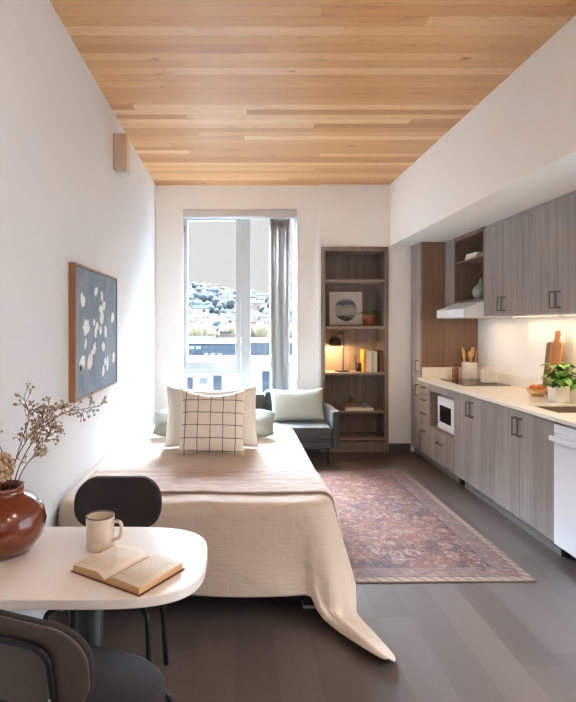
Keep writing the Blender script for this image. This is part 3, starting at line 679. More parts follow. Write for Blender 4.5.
# countertop with upstand
ct = thing('countertop', 'long white quartz countertop with low upstand over the base cabinets', 'countertop', (2.4, 4.5, CT0))
SK = (2.165, 2.575, 3.66, 4.07)
m = MB(); e = seams[1] - 0.001; cy0 = seams[6]
m.box(2.045, SK[0], cy0, e, CT0, CT1, 0.003); m.box(SK[1], WR - 0.001, cy0, e, CT0, CT1, 0.003); m.box(SK[0], SK[1], SK[3], e, CT0, CT1); m.box(SK[0], SK[1], cy0, SK[2], CT0, CT1)
obj('worktop', m, M['quartz'], ct, world=True)
m = MB(); m.box(KX + 0.02, WR - 0.001, e - 0.02, e, CT1, CT1 + 0.115, 0.002); m.box(WR - 0.021, WR - 0.001, cy0, e - 0.02, CT1, CT1 + 0.1, 0.002)
obj('upstand', m, M['quartz'], ct, world=True)
# sink
m = MB(); a, b, c_, d_ = SK; th = 0.004; zb_ = 0.735
m.box(a + 0.001, b - 0.001, c_ + 0.001, d_ - 0.001, zb_, zb_ + th); m.box(a + 0.001, a + 0.006, c_ + 0.001, d_ - 0.001, zb_ + th, 0.893); m.box(b - 0.006, b - 0.001, c_ + 0.001, d_ - 0.001, zb_ + th, 0.893)
m.box(a + 0.006, b - 0.006, c_ + 0.001, c_ + 0.006, zb_ + th, 0.893); m.box(a + 0.006, b - 0.006, d_ - 0.006, d_ - 0.001, zb_ + th, 0.893)
sk = tag(obj('sink', m, M['steel'], world=True), 'stainless undermount sink in the countertop near dishwasher', 'sink')
m = MB(); m.lathe([(0, 0), (0.04, 0), (0.044, 0.003), (0.03, 0.005), (0, 0.004)], 24, (2.37, 3.86, zb_ + th)); obj('drain', m, M['plastic_grey'], sk, world=True)
# cooktop
t = thing('cooktop', 'black glass cooktop set on the white countertop below the hood', 'cooktop', (2.42, 5.58, CT1 + 0.0005))
obj('glass_top', B(2.20, 2.66, 5.27, 5.89, CT1 + 0.0005, CT1 + 0.007, 0.002), M['blackglass'], t, world=True)
for xx, yy, rr_ in ((2.34, 5.44, 0.085), (2.34, 5.72, 0.1), (2.54, 5.44, 0.1), (2.54, 5.72, 0.07)):
    m = MB(); m.lathe([(rr_ - 0.004, 0.0071), (rr_, 0.0071), (rr_, 0.0074), (rr_ - 0.004, 0.0074)], 40, (xx, yy, CT1 + 0.0002), close=True); obj('burner_ring', m, M['plastic_grey'], t, world=True)
# upper cabinets
UZ = 1.585
yn1, yn0 = 5.87, 5.165
t = thing('open_wall_cabinet', 'open wall cabinet with one shelf above the hood', 'cabinet', (UX + 0.2, 5.6, 1.73))
NB = 1.735; m = MB()
m.box(UX, WR - 0.002, yn0, yn0 + 0.02, NB, SZ - 0.002); m.box(UX, WR - 0.002, yn1 - 0.02, yn1, NB, SZ - 0.002)
m.box(UX, WR - 0.002, yn0 + 0.02, yn1 - 0.02, NB, NB + 0.02); m.box(UX, WR - 0.002, yn0 + 0.02, yn1 - 0.02, SZ - 0.045, SZ - 0.002); m.box(WR - 0.014, WR - 0.002, yn0 + 0.02, yn1 - 0.02, NB + 0.02, SZ - 0.045)
obj('body', m, M['cabin'], t, world=True)
obj('shelf', B(UX + 0.01, WR - 0.015, yn0 + 0.0205, yn1 - 0.0205, 2.15, 2.168, 0.001), M['cabin'], t, world=True)
obj('filler_panel', B(UX, UX + TT, yn1 + 0.001, seams[1] - 0.002, NB - 0.12, SZ - 0.002, 0.001), M['cab'], t, world=True)
def wall_cabinet(y0, y1, split, label):
    t = thing('wall_cabinet', label, 'cabinet', (UX + 0.2, (y0 + y1) / 2, UZ), 0, 'two door wall cabinets')
    obj('body', B(UX + TT, WR - 0.002, y0 + 0.001, y1 - 0.001, UZ, SZ - 0.002), M['cab'], t, world=True)
    for a, b, hy in ((split, y1, split + 0.036), (y0, split, split - 0.036)):
        d = door(t, UX, a, b, UZ - 0.004, SZ - 0.02); pull_v(d, UX, hy, 1.622, 1.748)
wall_cabinet(4.375, 5.163, 4.79, 'grey-brown two door wall cabinet right beside the hood')
wall_cabinet(3.57, 4.375, 3.985, 'grey-brown two door wall cabinet above the potted herb and cutting boards')
wall_cabinet(2.94, 3.57, 3.25, 'grey-brown two door wall cabinet above the dishwasher')
# hood
t = thing('range_hood', 'slim white under cabinet range hood with sloping top', 'range hood', (2.45, 5.52, 1.57))
hy0, hy1 = yn0 + 0.002, yn1 - 0.002; hx0, hx1 = 2.165, WR - 0.022
m = MB(); sec = [(hx0, 1.57), (hx1, 1.57), (hx1, NB - 0.003), (UX + 0.01, NB - 0.003), (hx0, 1.655)]
vs = [(x, hy0, z) for x, z in sec] + [(x, hy1, z) for x, z in sec]
m.add(vs, [(0, 1, 2, 3, 4), (9, 8, 7, 6, 5), (0, 5, 6, 1), (1, 6, 7, 2), (2, 7, 8, 3), (3, 8, 9, 4), (4, 9, 5, 0)]); obj('canopy', m, M['white_app'], t, world=True)
obj('front_lip', B(hx0 - 0.006, hx0 - 0.0005, hy0, hy1, 1.575, 1.65, 0.002), M['white_app'], t, world=True)
obj('filter', B(hx0 + 0.05, hx1 - 0.06, hy0 + 0.04, hy1 - 0.04, 1.564, 1.5695), M['steel'], t, world=True)
# led strips
for ya, yb_, lb in ((4.42, 5.10, 'warm light strip under the wall cabinet beside the hood'), (3.0, 4.32, 'long warm light strip under wall cabinets above the sink')):
    t = thing('light_strip', lb, 'light', (2.6, (ya + yb_) / 2, UZ - 0.012), 0, 'under cabinet light strips')
    obj('strip_housing', B(2.585, 2.615, ya, yb_, UZ - 0.008, UZ - 0.0005), M['white_app'], t, world=True)  # housing of the light strip, close under the cabinet
    obj('diffuser', B(2.588, 2.612, ya + 0.005, yb_ - 0.005, UZ - 0.012, UZ - 0.0082), M['led'], t, world=True)

# counter things -------------------------------------------------------------
CTZ = CT1 + 0.001
t = thing('utensil_crock', 'white utensil crock standing at back of black cooktop', 'crock', (2.555, 5.965, CTZ))
m = MB(); m.lathe([(0, 0), (0.07, 0), (0.078, 0.01), (0.08, 0.17), (0.078, 0.178), (0.072, 0.175), (0.07, 0.015), (0, 0.012)], 36); obj('crock', m, M['white_cer'], t)
ut = [(-0.06, -0.02, -0.085, -0.03, 0.33, 'flat'), (-0.04, 0.05, -0.06, 0.05, 0.36, 'spoon'), (0.0, -0.05, -0.015, -0.05, 0.31, 'spoon'), (0.03, 0.05, 0.06, 0.05, 0.34, 'flat'), (0.05, -0.02, 0.075, -0.03, 0.33, 'spoon')]
labs = ['flat wooden spatula leaning furthest left in the white crock', 'wooden spoon standing tall at left of the white crock', 'short wooden spoon in front middle of the white crock', 'flat wooden spatula leaning right at back of the white crock', 'wooden spoon leaning furthest right in the white crock']
for (x0, y0_, x1, y1_, hh, kd), lb in zip(ut, labs):
    m = MB(); p0 = Vector((x0 * 0.6, y0_ * 0.6, 0.016)); p1 = Vector((x1, y1_, hh)); dd = (p1 - p0)
    m.tube([p0, p0 + dd * 0.75], 0.0065, 8)
    q = dd.to_track_quat('Z', 'Y').to_matrix().to_4x4(); m.M = Matrix.Translation(p0 + dd * 0.85) @ q
    if kd == 'spoon': m.sphere((0, 0, 0), 0.024, 0.008, 0.045)
    else: m.box(-0.022, 0.022, -0.004, 0.004, -0.05, 0.05, 0.004)
    tag(obj('wooden_spoon' if kd == 'spoon' else 'wooden_spatula', m, M['spoon'], loc=(2.555, 5.965, CTZ)), lb, 'utensil', 'wooden utensils in the crock')
t = thing('oil_bottle', 'small amber bottle standing left of the white utensil crock', 'bottle', (2.41, 5.99, CTZ))
m = MB(); m.lathe([(0, 0), (0.032, 0), (0.034, 0.005), (0.034, 0.10), (0.028, 0.118), (0.014, 0.126), (0.014, 0.145), (0, 0.145)], 24); obj('bottle_body', m, M['amber'], t)
m = MB(); m.lathe([(0, 0.1455), (0.016, 0.1455), (0.016, 0.16), (0, 0.16)], 20); obj('cap', m, M['lamp_black'], t)
t = thing('ceramic_canister', 'squat off-white textured canister on the black cooktop', 'canister', (2.545, 5.49, CT1 + 0.0085))
m = MB(); m.prism(rrect(-0.07, 0.07, -0.06, 0.06, 0.03, 5), 0, 0.145, 0.012); m.v = [Vector((p.x * (1 - 0.9 * p.z), p.y * (1 - 0.9 * p.z), p.z)) for p in m.v]; obj('canister_body', m, M['canister'], t)
m = MB(); m.prism(rrect(-0.052, 0.052, -0.048, 0.048, 0.025, 5), 0.146, 0.158, 0.004); obj('lid', m, M['canister'], t)
# cutting boards leaning on the wall
def board(y0, y1, ht, handle, x, mat, label, th=0.018):
    m = MB(); yc = (y0 + y1) / 2; w = (y1 - y0) / 2
    o = rrect(-w, w, 0, ht, 0.03, 6)
    if handle:
        hw = 0.029; top = ht + handle
        o = [p for p in o]; i = next(k for k, p in enumerate(o) if p[1] > ht - 1e-6 and p[0] < w - 0.029)
        hp = [(hw + 0.014, ht), (hw + 0.003, ht + 0.02), (hw - 0.004, ht + handle * 0.45), (hw + 0.002, top - 0.03), (hw - 0.004, top - 0.012), (0.012, top), (-0.012, top), (-hw + 0.004, top - 0.012), (-hw - 0.002, top - 0.03), (-hw + 0.004, ht + handle * 0.45), (-hw - 0.003, ht + 0.02), (-hw - 0.014, ht)]
        o = o[:i] + [p for p in hp] + o[i:]
        o = [p for k, p in enumerate(o) if k == 0 or (Vector(p) - Vector(o[k - 1])).length > 1e-4]
    m.prism(o, -th / 2, th / 2, 0.003, 2)
    tilt = math.asin(0.045 / 0.45)
    vs = []
    for p in m.v:                            # outline x -> -Y, outline y -> up, thickness -> X, then lean
        q = Vector((p.z, -p.x, p.y)); q.x, q.z = q.x + q.z * math.sin(tilt), q.z * math.cos(tilt) + abs(p.z) * 0
        vs.append(q)
    zmin = min(q.z for q in vs); m.v = [q - Vector((0, 0, zmin)) for q in vs]
    return tag(obj('cutting_board', m, mat, loc=(x, yc, CTZ)), label, 'cutting board', 'wooden cutting boards')
board(4.415, 4.565, 0.45, 0.095, 2.60, M['board'], 'honey brown paddle cutting board with round handle leaning on the backsplash wall')
board(4.535, 4.70, 0.445, 0, 2.642, M['board2'], 'reddish narrow cutting board without handle leaning behind and left of the paddle board')
# bowl with oranges
m = MB(); m.lathe([(0, 0), (0.035, 0), (0.065, 0.03), (0.086, 0.062), (0.082, 0.063), (0.06, 0.034), (0.0, 0.012)], 36)
tag(obj('wooden_bowl', m, M['bowl'], loc=(2.50, 4.53, CTZ)), 'small pale wooden bowl holding oranges on the countertop', 'bowl')
for k, (xx, yy, zz) in enumerate(((-0.034, -0.01, 0.064), (0.036, 0.01, 0.064))):
    m = MB(); m.sphere((0, 0, 0), 0.034, 0.034, 0.032, 3)
    o = tag(obj('orange', m, M['orange'], loc=(2.50 + xx, 4.53 + yy, CTZ + zz)), ['orange at the left of the pair in the wooden bowl', 'orange at the right of the pair in the wooden bowl'][k], 'orange', 'oranges in the wooden bowl')
    st_ = MB(); st_.lathe([(0, 0.030), (0.004, 0.031), (0.003, 0.034), (0, 0.034)], 8); obj('stem', st_, M['stem'], o)
# herb plant
t = thing('potted_herb', 'leafy green herb in white square pot beside the sink', 'plant', (2.48, 4.19, CTZ))
m = MB(); ol = rrect(-0.058, 0.058, -0.058, 0.058, 0.012, 4); m.prism(ol, 0, 0.125, 0.004, 2); m.v = [Vector((p.x * (0.94 + 0.5 * p.z), p.y * (0.94 + 0.5 * p.z), p.z)) for p in m.v]; obj('pot', m, M['white_cer'], t)
m = MB(); m.prism(rrect(-0.05, 0.05, -0.05, 0.05, 0.012, 4), 0.1251, 0.13); obj('soil', m, M['soil'], t)
st = MB(); lf = MB(); r_ = random.Random(11)
for k in range(17):
    a = r_.uniform(0, 2 * PI); rad = r_.uniform(0.02, 0.17) * (1.0 if k > 3 else 0.4); hh = r_.uniform(0.16, 0.31) - rad * 0.35
    tip = Vector((rad * math.cos(a), rad * math.sin(a), hh)); b0 = Vector((0.025 * math.cos(a), 0.025 * math.sin(a), 0.12))
    midp = (b0 + tip) / 2 + Vector((0, 0, 0.03)); st.tube(smooth_path([b0, midp, tip], 4), 0.0022, 6)
    for q in range(5):
        aa = a + q * 1.35 + r_.uniform(-0.4, 0.4)
        leafmesh(lf, tip - Vector((0, 0, 0.012 * q)), (math.cos(aa), math.sin(aa), r_.uniform(-0.1, 0.5)), r_.uniform(0.07, 0.11), r_.uniform(0.055, 0.078), 0.16, droop=0.45)
leafmesh(lf, (0.1, -0.16, 0.21), (0.6, -0.8, 0.6), 0.07, 0.04); leafmesh(lf, (0.1, -0.16, 0.2), (0.9, -0.3, 0.1), 0.06, 0.04)
st.tube(smooth_path([(0.01, -0.02, 0.12), (0.05, -0.1, 0.17), (0.1, -0.16, 0.205)], 4), 0.0022, 6)
for p in lf.v: p.z = max(p.z, 0.02); p.x = min(p.x, 0.19)
obj('stems', st, M['stem'], t); obj('foliage', lf, M['leaf'], t)
# things in the open wall cabinet
NSZ = 2.169
t = thing('cook_book', 'pale book lying at bottom of the pair in open wall cabinet', 'book', (2.50, 5.62, NSZ), 0, 'pale books lying in the open wall cabinet')
def lying(t, w, d, h, mc):
    m = MB(); m.box(-w, w, -d, d, 0, 0.003); m.box(-w, w, -d, d, h - 0.003, h); m.box(-w, -w + 0.003, -d, d, 0.003, h - 0.003); obj('cover', m, mc, t)
    obj('pages', B(-w + 0.003, w - 0.004, -d + 0.004, d - 0.004, 0.003, h - 0.003), M['paper'], t)
lying(t, 0.085, 0.13, 0.038, M['pink_book'])
t = thing('cook_book', 'pale book lying on top of the pair in open wall cabinet', 'book', (2.505, 5.62, NSZ + 0.0385), 0.06, 'pale books lying in the open wall cabinet')
lying(t, 0.08, 0.115, 0.032, M['bk_cream'])
m = MB(); m.lathe([(0, 0), (0.045, 0), (0.075, 0.03), (0.088, 0.075), (0.078, 0.12), (0.045, 0.155), (0.022, 0.175), (0.019, 0.2), (0.024, 0.215), (0.018, 0.215), (0.014, 0.19), (0.0, 0.17)], 36)
tag(obj('bottle_vase', m, M['teal'], loc=(2.50, 5.56, NB + 0.021)), 'round grey-green bottle vase in the open wall cabinet', 'vase')

# ------------------------------------------------------------------ WALL THINGS
t = thing('wall_art', 'large framed abstract canvas of white marks on blue grey hung on left wall', 'picture', (WL, 3.65, 1.055))
ax0, ax1, ay0, ay1, az0, az1 = WL + 0.001, WL + 0.042, 3.11, 4.20, 1.055, 1.858
m = MB(); m.box(ax0, ax1, ay0, ay0 + 0.012, az0, az1); m.box(ax0, ax1, ay1 - 0.012, ay1, az0, az1); m.box(ax0, ax1, ay0 + 0.012, ay1 - 0.012, az0, az0 + 0.012); m.box(ax0, ax1, ay0 + 0.012, ay1 - 0.012, az1 - 0.012, az1)
obj('frame', m, M['art_frame'], t, world=True)
m = MB(); q = 0.006
m.box(ax1 - 0.012, ax1 - 0.002, ay0 + 0.012, ay0 + 0.018, az0 + 0.012, az1 - 0.012); m.box(ax1 - 0.012, ax1 - 0.002, ay1 - 0.018, ay1 - 0.012, az0 + 0.012, az1 - 0.012)
m.box(ax1 - 0.012, ax1 - 0.002, ay0 + 0.018, ay1 - 0.018, az0 + 0.012, az0 + 0.018); m.box(ax1 - 0.012, ax1 - 0.002, ay0 + 0.018, ay1 - 0.018, az1 - 0.018, az1 - 0.012)
obj('liner', m, M['black_edge'], t, world=True)
m = MB(); m.box(ax0 + 0.004, ax1 - 0.005, ay0 + 0.018, ay1 - 0.018, az0 + 0.018, az1 - 0.018); xs_ = ax1 - 0.0046
marks = [(100, 222, 70, 20, -10), (157, 183, 45, 16, 15), (184, 203, 45, 11, 0), (192, 245, 45, 14, 10), (183, 295, 70, 17, 5), (230, 298, 50, 13, 10), (115, 340, 78, 28, 5), (150, 318, 38, 11, 0), (163, 335, 42, 13, 0), (156, 365, 52, 11, 0), (178, 355, 48, 12, 0), (200, 360, 52, 13, 0), (190, 425, 52, 14, 0), (112, 415, 52, 11, 15), (150, 435, 62, 15, 20), (132, 490, 82, 26, 10), (98, 495, 74, 25, 10), (190, 530, 52, 10, 5), (208, 500, 72, 10, 5), (198, 490, 42, 8, 0), (235, 472, 50, 9, 0), (180, 260, 42, 15, -5), (140, 455, 40, 12, 25), (92, 520, 30, 14, 0)]
r_ = random.Random(2)
for cx_, cy_, ln_, wd_, an in marks:
    px_, py_ = 60 + cx_ / 4.386, 250 + cy_ / 4.386; D = F * (-(ax1 - 0.005)) / (CX - px_); c0 = at(px_, py_, D)
    hl = ln_ / 4.386 / 2 * D / F; px2 = px_ + wd_ / 4.386 / 2; D2 = F * (-(ax1 - 0.005)) / (CX - px2); wy = abs(D2 - D)
    vs = [(xs_, c0.y, c0.z)]; nn = 14; a_ = R(an)
    for k in range(nn):
        th_ = 2 * PI * k / nn; jj = r_.uniform(0.78, 1.15); u_ = math.cos(th_) * wy * jj; w_ = math.sin(th_) * hl * jj * (1.0 if math.sin(th_) > 0 else 0.9)
        vs.append((xs_, c0.y + u_ * math.cos(a_) + w_ * math.sin(a_) * 1.2, c0.z + w_ * math.cos(a_)))
    m.add(vs, [(0, 1 + k, 1 + (k + 1) % nn) for k in range(nn)], 1)
obj('canvas', m, [M['canvas'], M['paint_white']], t, world=True)
t = thing('wall_sconce', 'tan box wall light high on the left wall near ceiling', 'wall light', (WL, 4.32, 2.7))
m = MB(); sx0_, sx1_, sy0, sy1 = WL + 0.001, WL + 0.108, 4.24, 4.36
m.box(sx0_, sx1_, sy0, sy1, 2.715, 2.99, 0.002)
for k in range(7):
    xx = sx0_ + 0.008 + k * 0.0137; m.box(xx, xx + 0.009, sy0 - 0.003, sy0, 2.72, 2.985)
obj('housing', m, M['sconce'], t, world=True)
obj('lens', B(sx0_ + 0.02, sx1_ - 0.002, sy0 + 0.01, sy1 - 0.01, 2.69, 2.7145, 0.002), M['lens'], t, world=True)

# ------------------------------------------------------------------ RUG
m = MB(); m.box(-0.68, 0.68, -1.215, 1.215, 0.0, 0.008, 0.003)
tag(obj('area_rug', m, M['rug'], loc=(1.058, 4.385, 0.0005), rotz=R(1.0)), 'faded red and blue persian style rug on the floor beside bed', 'rug')

# ------------------------------------------------------------------ BED
MX0, MX1, MY0, MY1, MZ = -0.868, 0.45, 2.86, 4.98, 0.565
t = thing('bed', 'low bed on dark frame along the left wall, covered by cream spread', 'bed', (-0.23, 3.9, 0))
m = MB(); m.prism(rrect(MX0, MX1, MY0, MY1, 0.1, 6), 0.29, MZ, 0.04, 3); obj('mattress', m, M['mattress'], t, world=True)
m = MB(); m.box(MX0 + 0.02, MX1 - 0.02, MY0 + 0.02, MY1 - 0.02, 0.19, 0.289, 0.004); obj('frame', m, M['frame_dark'], t, world=True)
for sx_, sy_ in ((MX0 + 0.06, MY0 + 0.06), (MX1 - 0.06, MY0 + 0.06), (MX0 + 0.06, MY1 - 0.1), (MX1 - 0.13, MY1 - 0.1)):
    m = MB(); m.box(sx_ - 0.03, sx_ + 0.03, sy_ - 0.03, sy_ + 0.03, 0.012, 0.189, 0.003); lg = obj('leg', m, M['frame_dark'], t, world=True)
    obj('glide', B(sx_ - 0.036, sx_ + 0.036, sy_ - 0.036, sy_ + 0.036, 0.0, 0.0115, 0.002), M['glide'], lg, world=True)
QX0, QX1, QY0, QY1, QZ, RC, BR = -0.893, 0.468, 2.845, 5.0, 0.582, 0.12, 0.06
def drape(a, b, lift=0.0):
    """a flat cloth point (a, b) laid over the bed"""
    qx = min(max(a, QX0 + RC), QX1 - RC); qy = min(max(b, QY0 + RC), QY1 - RC)
    dx, dy = a - qx, b - qy; r = math.hypot(dx, dy)
    und = 0.005 * noise.noise(Vector((a * 3.1, b * 3.1, 1.3))) + 0.003 * noise.noise(Vector((a * 9, b * 9, 4.1)))
    if r <= RC: return Vector((a, b, QZ + lift + und))
    nx, ny = dx / r, dy / r; e = r - RC; br = BR + lift; arc = br * PI / 2
    if e < arc:
        an = e / br; return Vector((qx + nx * (RC + br * math.sin(an)), qy + ny * (RC + br * math.sin(an)), QZ + lift + und - br * (1 - math.cos(an))))
    e2 = e - arc; corner = max(0.0, nx * -ny) * 2 if (nx > 0 and ny < 0) else 0.0    # 1 on the diagonal of the near right corner
    zt_ = QZ + lift - br; hang = zt_ - 0.012
    s_ = a if abs(ny) > abs(nx) else b
    fold = (0.014 * math.sin(s_ * 9 + 1.0) + 0.010 * noise.noise(Vector((a * 4, b * 4, 2.2)))) * min(1, e2 / 0.3) * (1 - corner)
    lw = 1.0
    fl = (0.10 + 0.13 * max(0.0, nx) ** 2) * e2 * lw + fold * lw
    k = min(e2, hang)
    pl = RC + br + fl + corner * 0.05 * (k / hang)
    p = Vector((qx + nx * pl, qy + ny * pl, zt_ - k))
    if e2 > hang:                                                              # spills onto the floor as a tail
        x2 = e2 - hang; d = Vector((0.46, -0.89, 0)); p += d * x2; p.z = 0.012 + 0.018 * math.exp(-x2 * 8)
    p.x = max(p.x, WL + 0.014 - lift)                                                  # the left wall
    return p
def cloth(m, a0, a1, b0, b1, nu, nv, lift=0.0, edge=None):
    vs = []
    for j in range(nv + 1):
        for i in range(nu + 1):
            a = a0 + (a1 - a0) * i / nu; b = b0 + (b1 - b0) * j / nv
            vs.append(drape(a, b, lift))
    m.add(vs, [(j * (nu + 1) + i, j * (nu + 1) + i + 1, (j + 1) * (nu + 1) + i + 1, (j + 1) * (nu + 1) + i) for j in range(nv) for i in range(nu)], 0, True)
DROP = 0.49
# build the spread with the tail: warp the flat cloth so its near right corner runs out long and narrow
m = MB(); nu, nv = 150, 190; A0, A1, B0, B1 = QX0 - 0.24, QX1 + DROP, QY0 - DROP, QY1 + 0.30
vs = []
for j in range(nv + 1):
    for i in range(nu + 1):
        a = A0 + (A1 - A0) * i / nu; b = B0 + (B1 - B0) * j / nv
        p = drape(a, b)
        qx, qy = QX1 - RC, QY0 + RC
        if a > qx and b < qy:
            dx, dy = a - qx, b - qy; r = math.hypot(dx, dy); phi = math.atan2(dx, -dy)          # 0 front .. pi/2 side
            rm = (DROP + RC) / max(math.cos(phi), math.sin(phi))                                 # cloth edge at this angle
            w = math.exp(-((phi - 0.58) / 0.34) ** 8)
            hem = min(rm, 0.74) + 0.52 * w
            r2 = r if r <= RC else RC + (r - RC) * (hem - RC) / (rm - RC)
            p = drape(qx + dx / r * r2, qy + dy / r * r2) if r > 1e-6 else p
            # gather towards the diagonal
            over = max(0.0, r2 - RC - BR * PI / 2)
            if over > 0:
                dg = Vector((0.46, -0.89, 0)).normalized(); org = Vector((qx, qy, 0)); rel = Vector((p.x, p.y, 0)) - org
                along = rel.dot(dg); lat = rel - dg * along; k = min(1, over / 0.62) * w
                lat2 = lat * (1 - 0.70 * k)
                cap = 0.665 - 4.0 * lat2.length ** 2                                             # blunt rounded tip
                if along > cap: along = cap + (along - cap) * 0.06
                ridge = 0.035 * math.exp(-(lat2.length / 0.045) ** 2) if p.z < 0.05 else 0
                p = Vector((org.x + dg.x * along + lat2.x, org.y + dg.y * along + lat2.y, p.z + ridge * 1.2))
        vs.append(p)
m.add(vs, [(j * (nu + 1) + i, j * (nu + 1) + i + 1, (j + 1) * (nu + 1) + i + 1, (j + 1) * (nu + 1) + i) for j in range(nv) for i in range(nu)], 0, True)
o = tag(obj('bedspread', m, M['quilt'], world=True), 'cream quilted bedspread draped over the bed, one corner trailing on floor', 'bedspread')
sm_ = o.modifiers.new('relax', 'SMOOTH'); sm_.factor = 0.5; sm_.iterations = 7
md = o.modifiers.new('thick', 'SOLIDIFY'); md.thickness = 0.006; md.offset = -1
m = MB(); cloth(m, QX0 + 0.02, QX1 + 0.30, 2.955, 3.42, 110, 40, 0.011)
for k, p in enumerate(m.v):
    j = k // 111; p.z += 0.005 + 0.002 * math.sin(j * 0.9) + 0.003 * noise.noise(Vector((p.x * 5, p.y * 14, 0)))
o = tag(obj('throw_blanket', m, M['throw'], world=True), 'blush pink woven throw folded across the foot of bed', 'blanket')
sm_ = o.modifiers.new('relax', 'SMOOTH'); sm_.factor = 0.5; sm_.iterations = 7
md = o.modifiers.new('thick', 'SOLIDIFY'); md.thickness = 0.010; md.offset = -1

# ------------------------------------------------------------------ PILLOWS
def pillow(name, label, cat, w, h, t_, mat, loc, tilt, rotz=0.0, roll=0.0, dip=0.05, group=None, ear=0.0, seed=0, base=None):
    m = MB(); n = 26
    def face(sg):
        def fn(u, v):
            x, z = 2 * u - 1, 2 * v - 1
            px_ = x * (1 - dip * (1 - z * z)); pz_ = z * (1 - dip * (1 - x * x))
            if z > 0: pz_ -= ear * (1 - x * x) * z
            th_ = t_ / 2 * max(0, (1 - x ** 4) * (1 - z ** 4)) ** 0.55 * (1 - 0.18 * (abs(x * z)))
            wr = 0.006 * noise.noise(Vector((x * 3 + seed, z * 3, sg))) * max(0, (1 - x ** 6) * (1 - z ** 6))
            return (px_ * w / 2, sg * (th_ + wr), pz_ * h / 2)
        return fn
    m.grid(n, n, face(-1)); m.grid(n, n, face(1))
    bm = bmesh.new(); vv = [bm.verts.new(p) for p in m.v]
    nf = len(m.f) // 2
    for k, f in enumerate(m.f): bm.faces.new([vv[i] for i in (f if k < nf else f[::-1])])
    bmesh.ops.remove_doubles(bm, verts=bm.verts[:], dist=1e-5)
    m2 = MB(); m2.bm(bm, 0, True)
    o = obj(name, m2, mat); o.rotation_euler = (R(tilt), R(roll), R(rotz))
    o.location = loc
    if base is not None:                     # rest its lowest point on a surface
        rm = o.rotation_euler.to_matrix(); zmin = min((rm @ p).z for p in m2.v); o.location.z = base - zmin
    return tag(o, label, cat, group)
PB = QZ + 0.006
pillow('sage_pillow', 'grey-green pillow lying behind the white sham at left, near wall', 'pillow', 0.46, 0.34, 0.16, M['sage_dark'], (-0.45, 4.52, 0.7), -69, 4, 0, seed=1, group='grey-green bed pillows', base=PB)
pillow('sage_pillow', 'grey-green pillow lying behind the white sham at right, near sofa', 'pillow', 0.44, 0.34, 0.16, M['sage_dark'], (0.10, 4.50, 0.7), -69, -6, 0, seed=2, group='grey-green bed pillows', base=PB)
pillow('white_sham', 'large plain white pillow standing on bed behind the checked cushion', 'pillow', 0.70, 0.47, 0.16, M['sham'], (-0.185, 4.13, 0.8), -18, 0, 0, seed=3, dip=0.05, ear=0.12, base=PB)
pillow('checked_cushion', 'square cream cushion with dark windowpane check standing frontmost on bed', 'cushion', 0.465, 0.47, 0.15, M['plaid'], (-0.168, 3.86, 0.8), -17, 0, 1.0, seed=4, dip=0.07, ear=0.14, base=PB)

# ------------------------------------------------------------------ SOFA
SF = thing('loveseat', 'dark grey-green upholstered loveseat below the window beside the bookcase', 'sofa', (0.45, 6.05, 0))
lx0, lx1, ly0, ly1 = -0.25, 1.10, 5.74, 6.44
def cush(name, x0, x1, y0, y1, z0, z1, r=0.03):
    return obj(name, B(x0, x1, y0, y1, z0, z1, r), M['sofa'], SF, world=True)
cush('base', lx0 + 0.085, lx1 - 0.085, ly0 + 0.02, ly1 - 0.02, 0.19, 0.275, 0.015)
cush('arm', lx1 - 0.083, lx1, ly0, ly1 - 0.02, 0.195, 0.588, 0.02); cush('arm', lx0, lx0 + 0.083, ly0, ly1 - 0.02, 0.195, 0.588, 0.02)
cush('seat_cushion', 0.33, lx1 - 0.087, ly0 - 0.01, 6.24, 0.277, 0.425, 0.035); cush('seat_cushion', lx0 + 0.087, 0.327, ly0 - 0.01, 6.24, 0.277, 0.425, 0.035)
cush('backrest', 0.335, 0.84, 6.245, 6.42, 0.277, 0.742, 0.03); cush('backrest', lx0 + 0.087, 0.332, 6.245, 6.42, 0.277, 0.715, 0.03)
for sx_, sy_ in ((lx1 - 0.12, ly0 + 0.06), (lx0 + 0.12, ly0 + 0.06), (lx1 - 0.12, ly1 - 0.07), (lx0 + 0.12, ly1 - 0.07)):
    m = MB(); m.lathe([(0, 0), (0.008, 0), (0.013, 0.189), (0, 0.189)], 12, (sx_, sy_, 0.0005)); obj('leg', m, M['black_metal'], SF, world=True)
pillow('lumbar_cushion', 'pale sage rectangular cushion propped on the dark loveseat', 'cushion', 0.60, 0.37, 0.15, M['sage'], (0.685, 6.10, 0.6), -20, 0, -1.5, seed=6, dip=0.06, ear=0.10, base=0.428)

# ------------------------------------------------------------------ TABLE
TZ = 0.735
t = thing('dining_table', 'small white table with rounded end fixed to left wall on green post', 'table', (-0.5, 1.8, 0))
m = MB(); ol = []
x0, x1, y0, y1 = WL + 0.002, -0.096, 1.518, 2.07
for k in range(49):                          # superellipse nose
    a = -PI / 2 + PI * k / 48; c_, s_ = math.cos(a), math.sin(a); n_ = 0.58
    yc = (y0 + y1) / 2; ol.append((-0.47 + (x1 + 0.47) * abs(c_) ** n_, yc + (y1 - y0) / 2 * (1 if s_ > 0 else -1) * abs(s_) ** 0.62))
ol += [(x0, y1 - 0.0), (x0, y0 + 0.0)]
m.prism(ol, TZ - 0.03, TZ, 0.004, 3); obj('tabletop', m, M['table_top'], t, world=True)
m = MB(); m.lathe([(0, 0.009), (0.045, 0.009), (0.045, TZ - 0.0305), (0, TZ - 0.0305)], 32, (-0.494, 1.845, 0)); obj('post', m, M['green'], t, world=True)
m = MB(); m.lathe([(0, 0.0), (0.06, 0.0), (0.06, 0.006), (0.05, 0.0088), (0, 0.0088)], 32, (-0.494, 1.845, 0.0)); obj('foot_plate', m, M['green'], t, world=True)
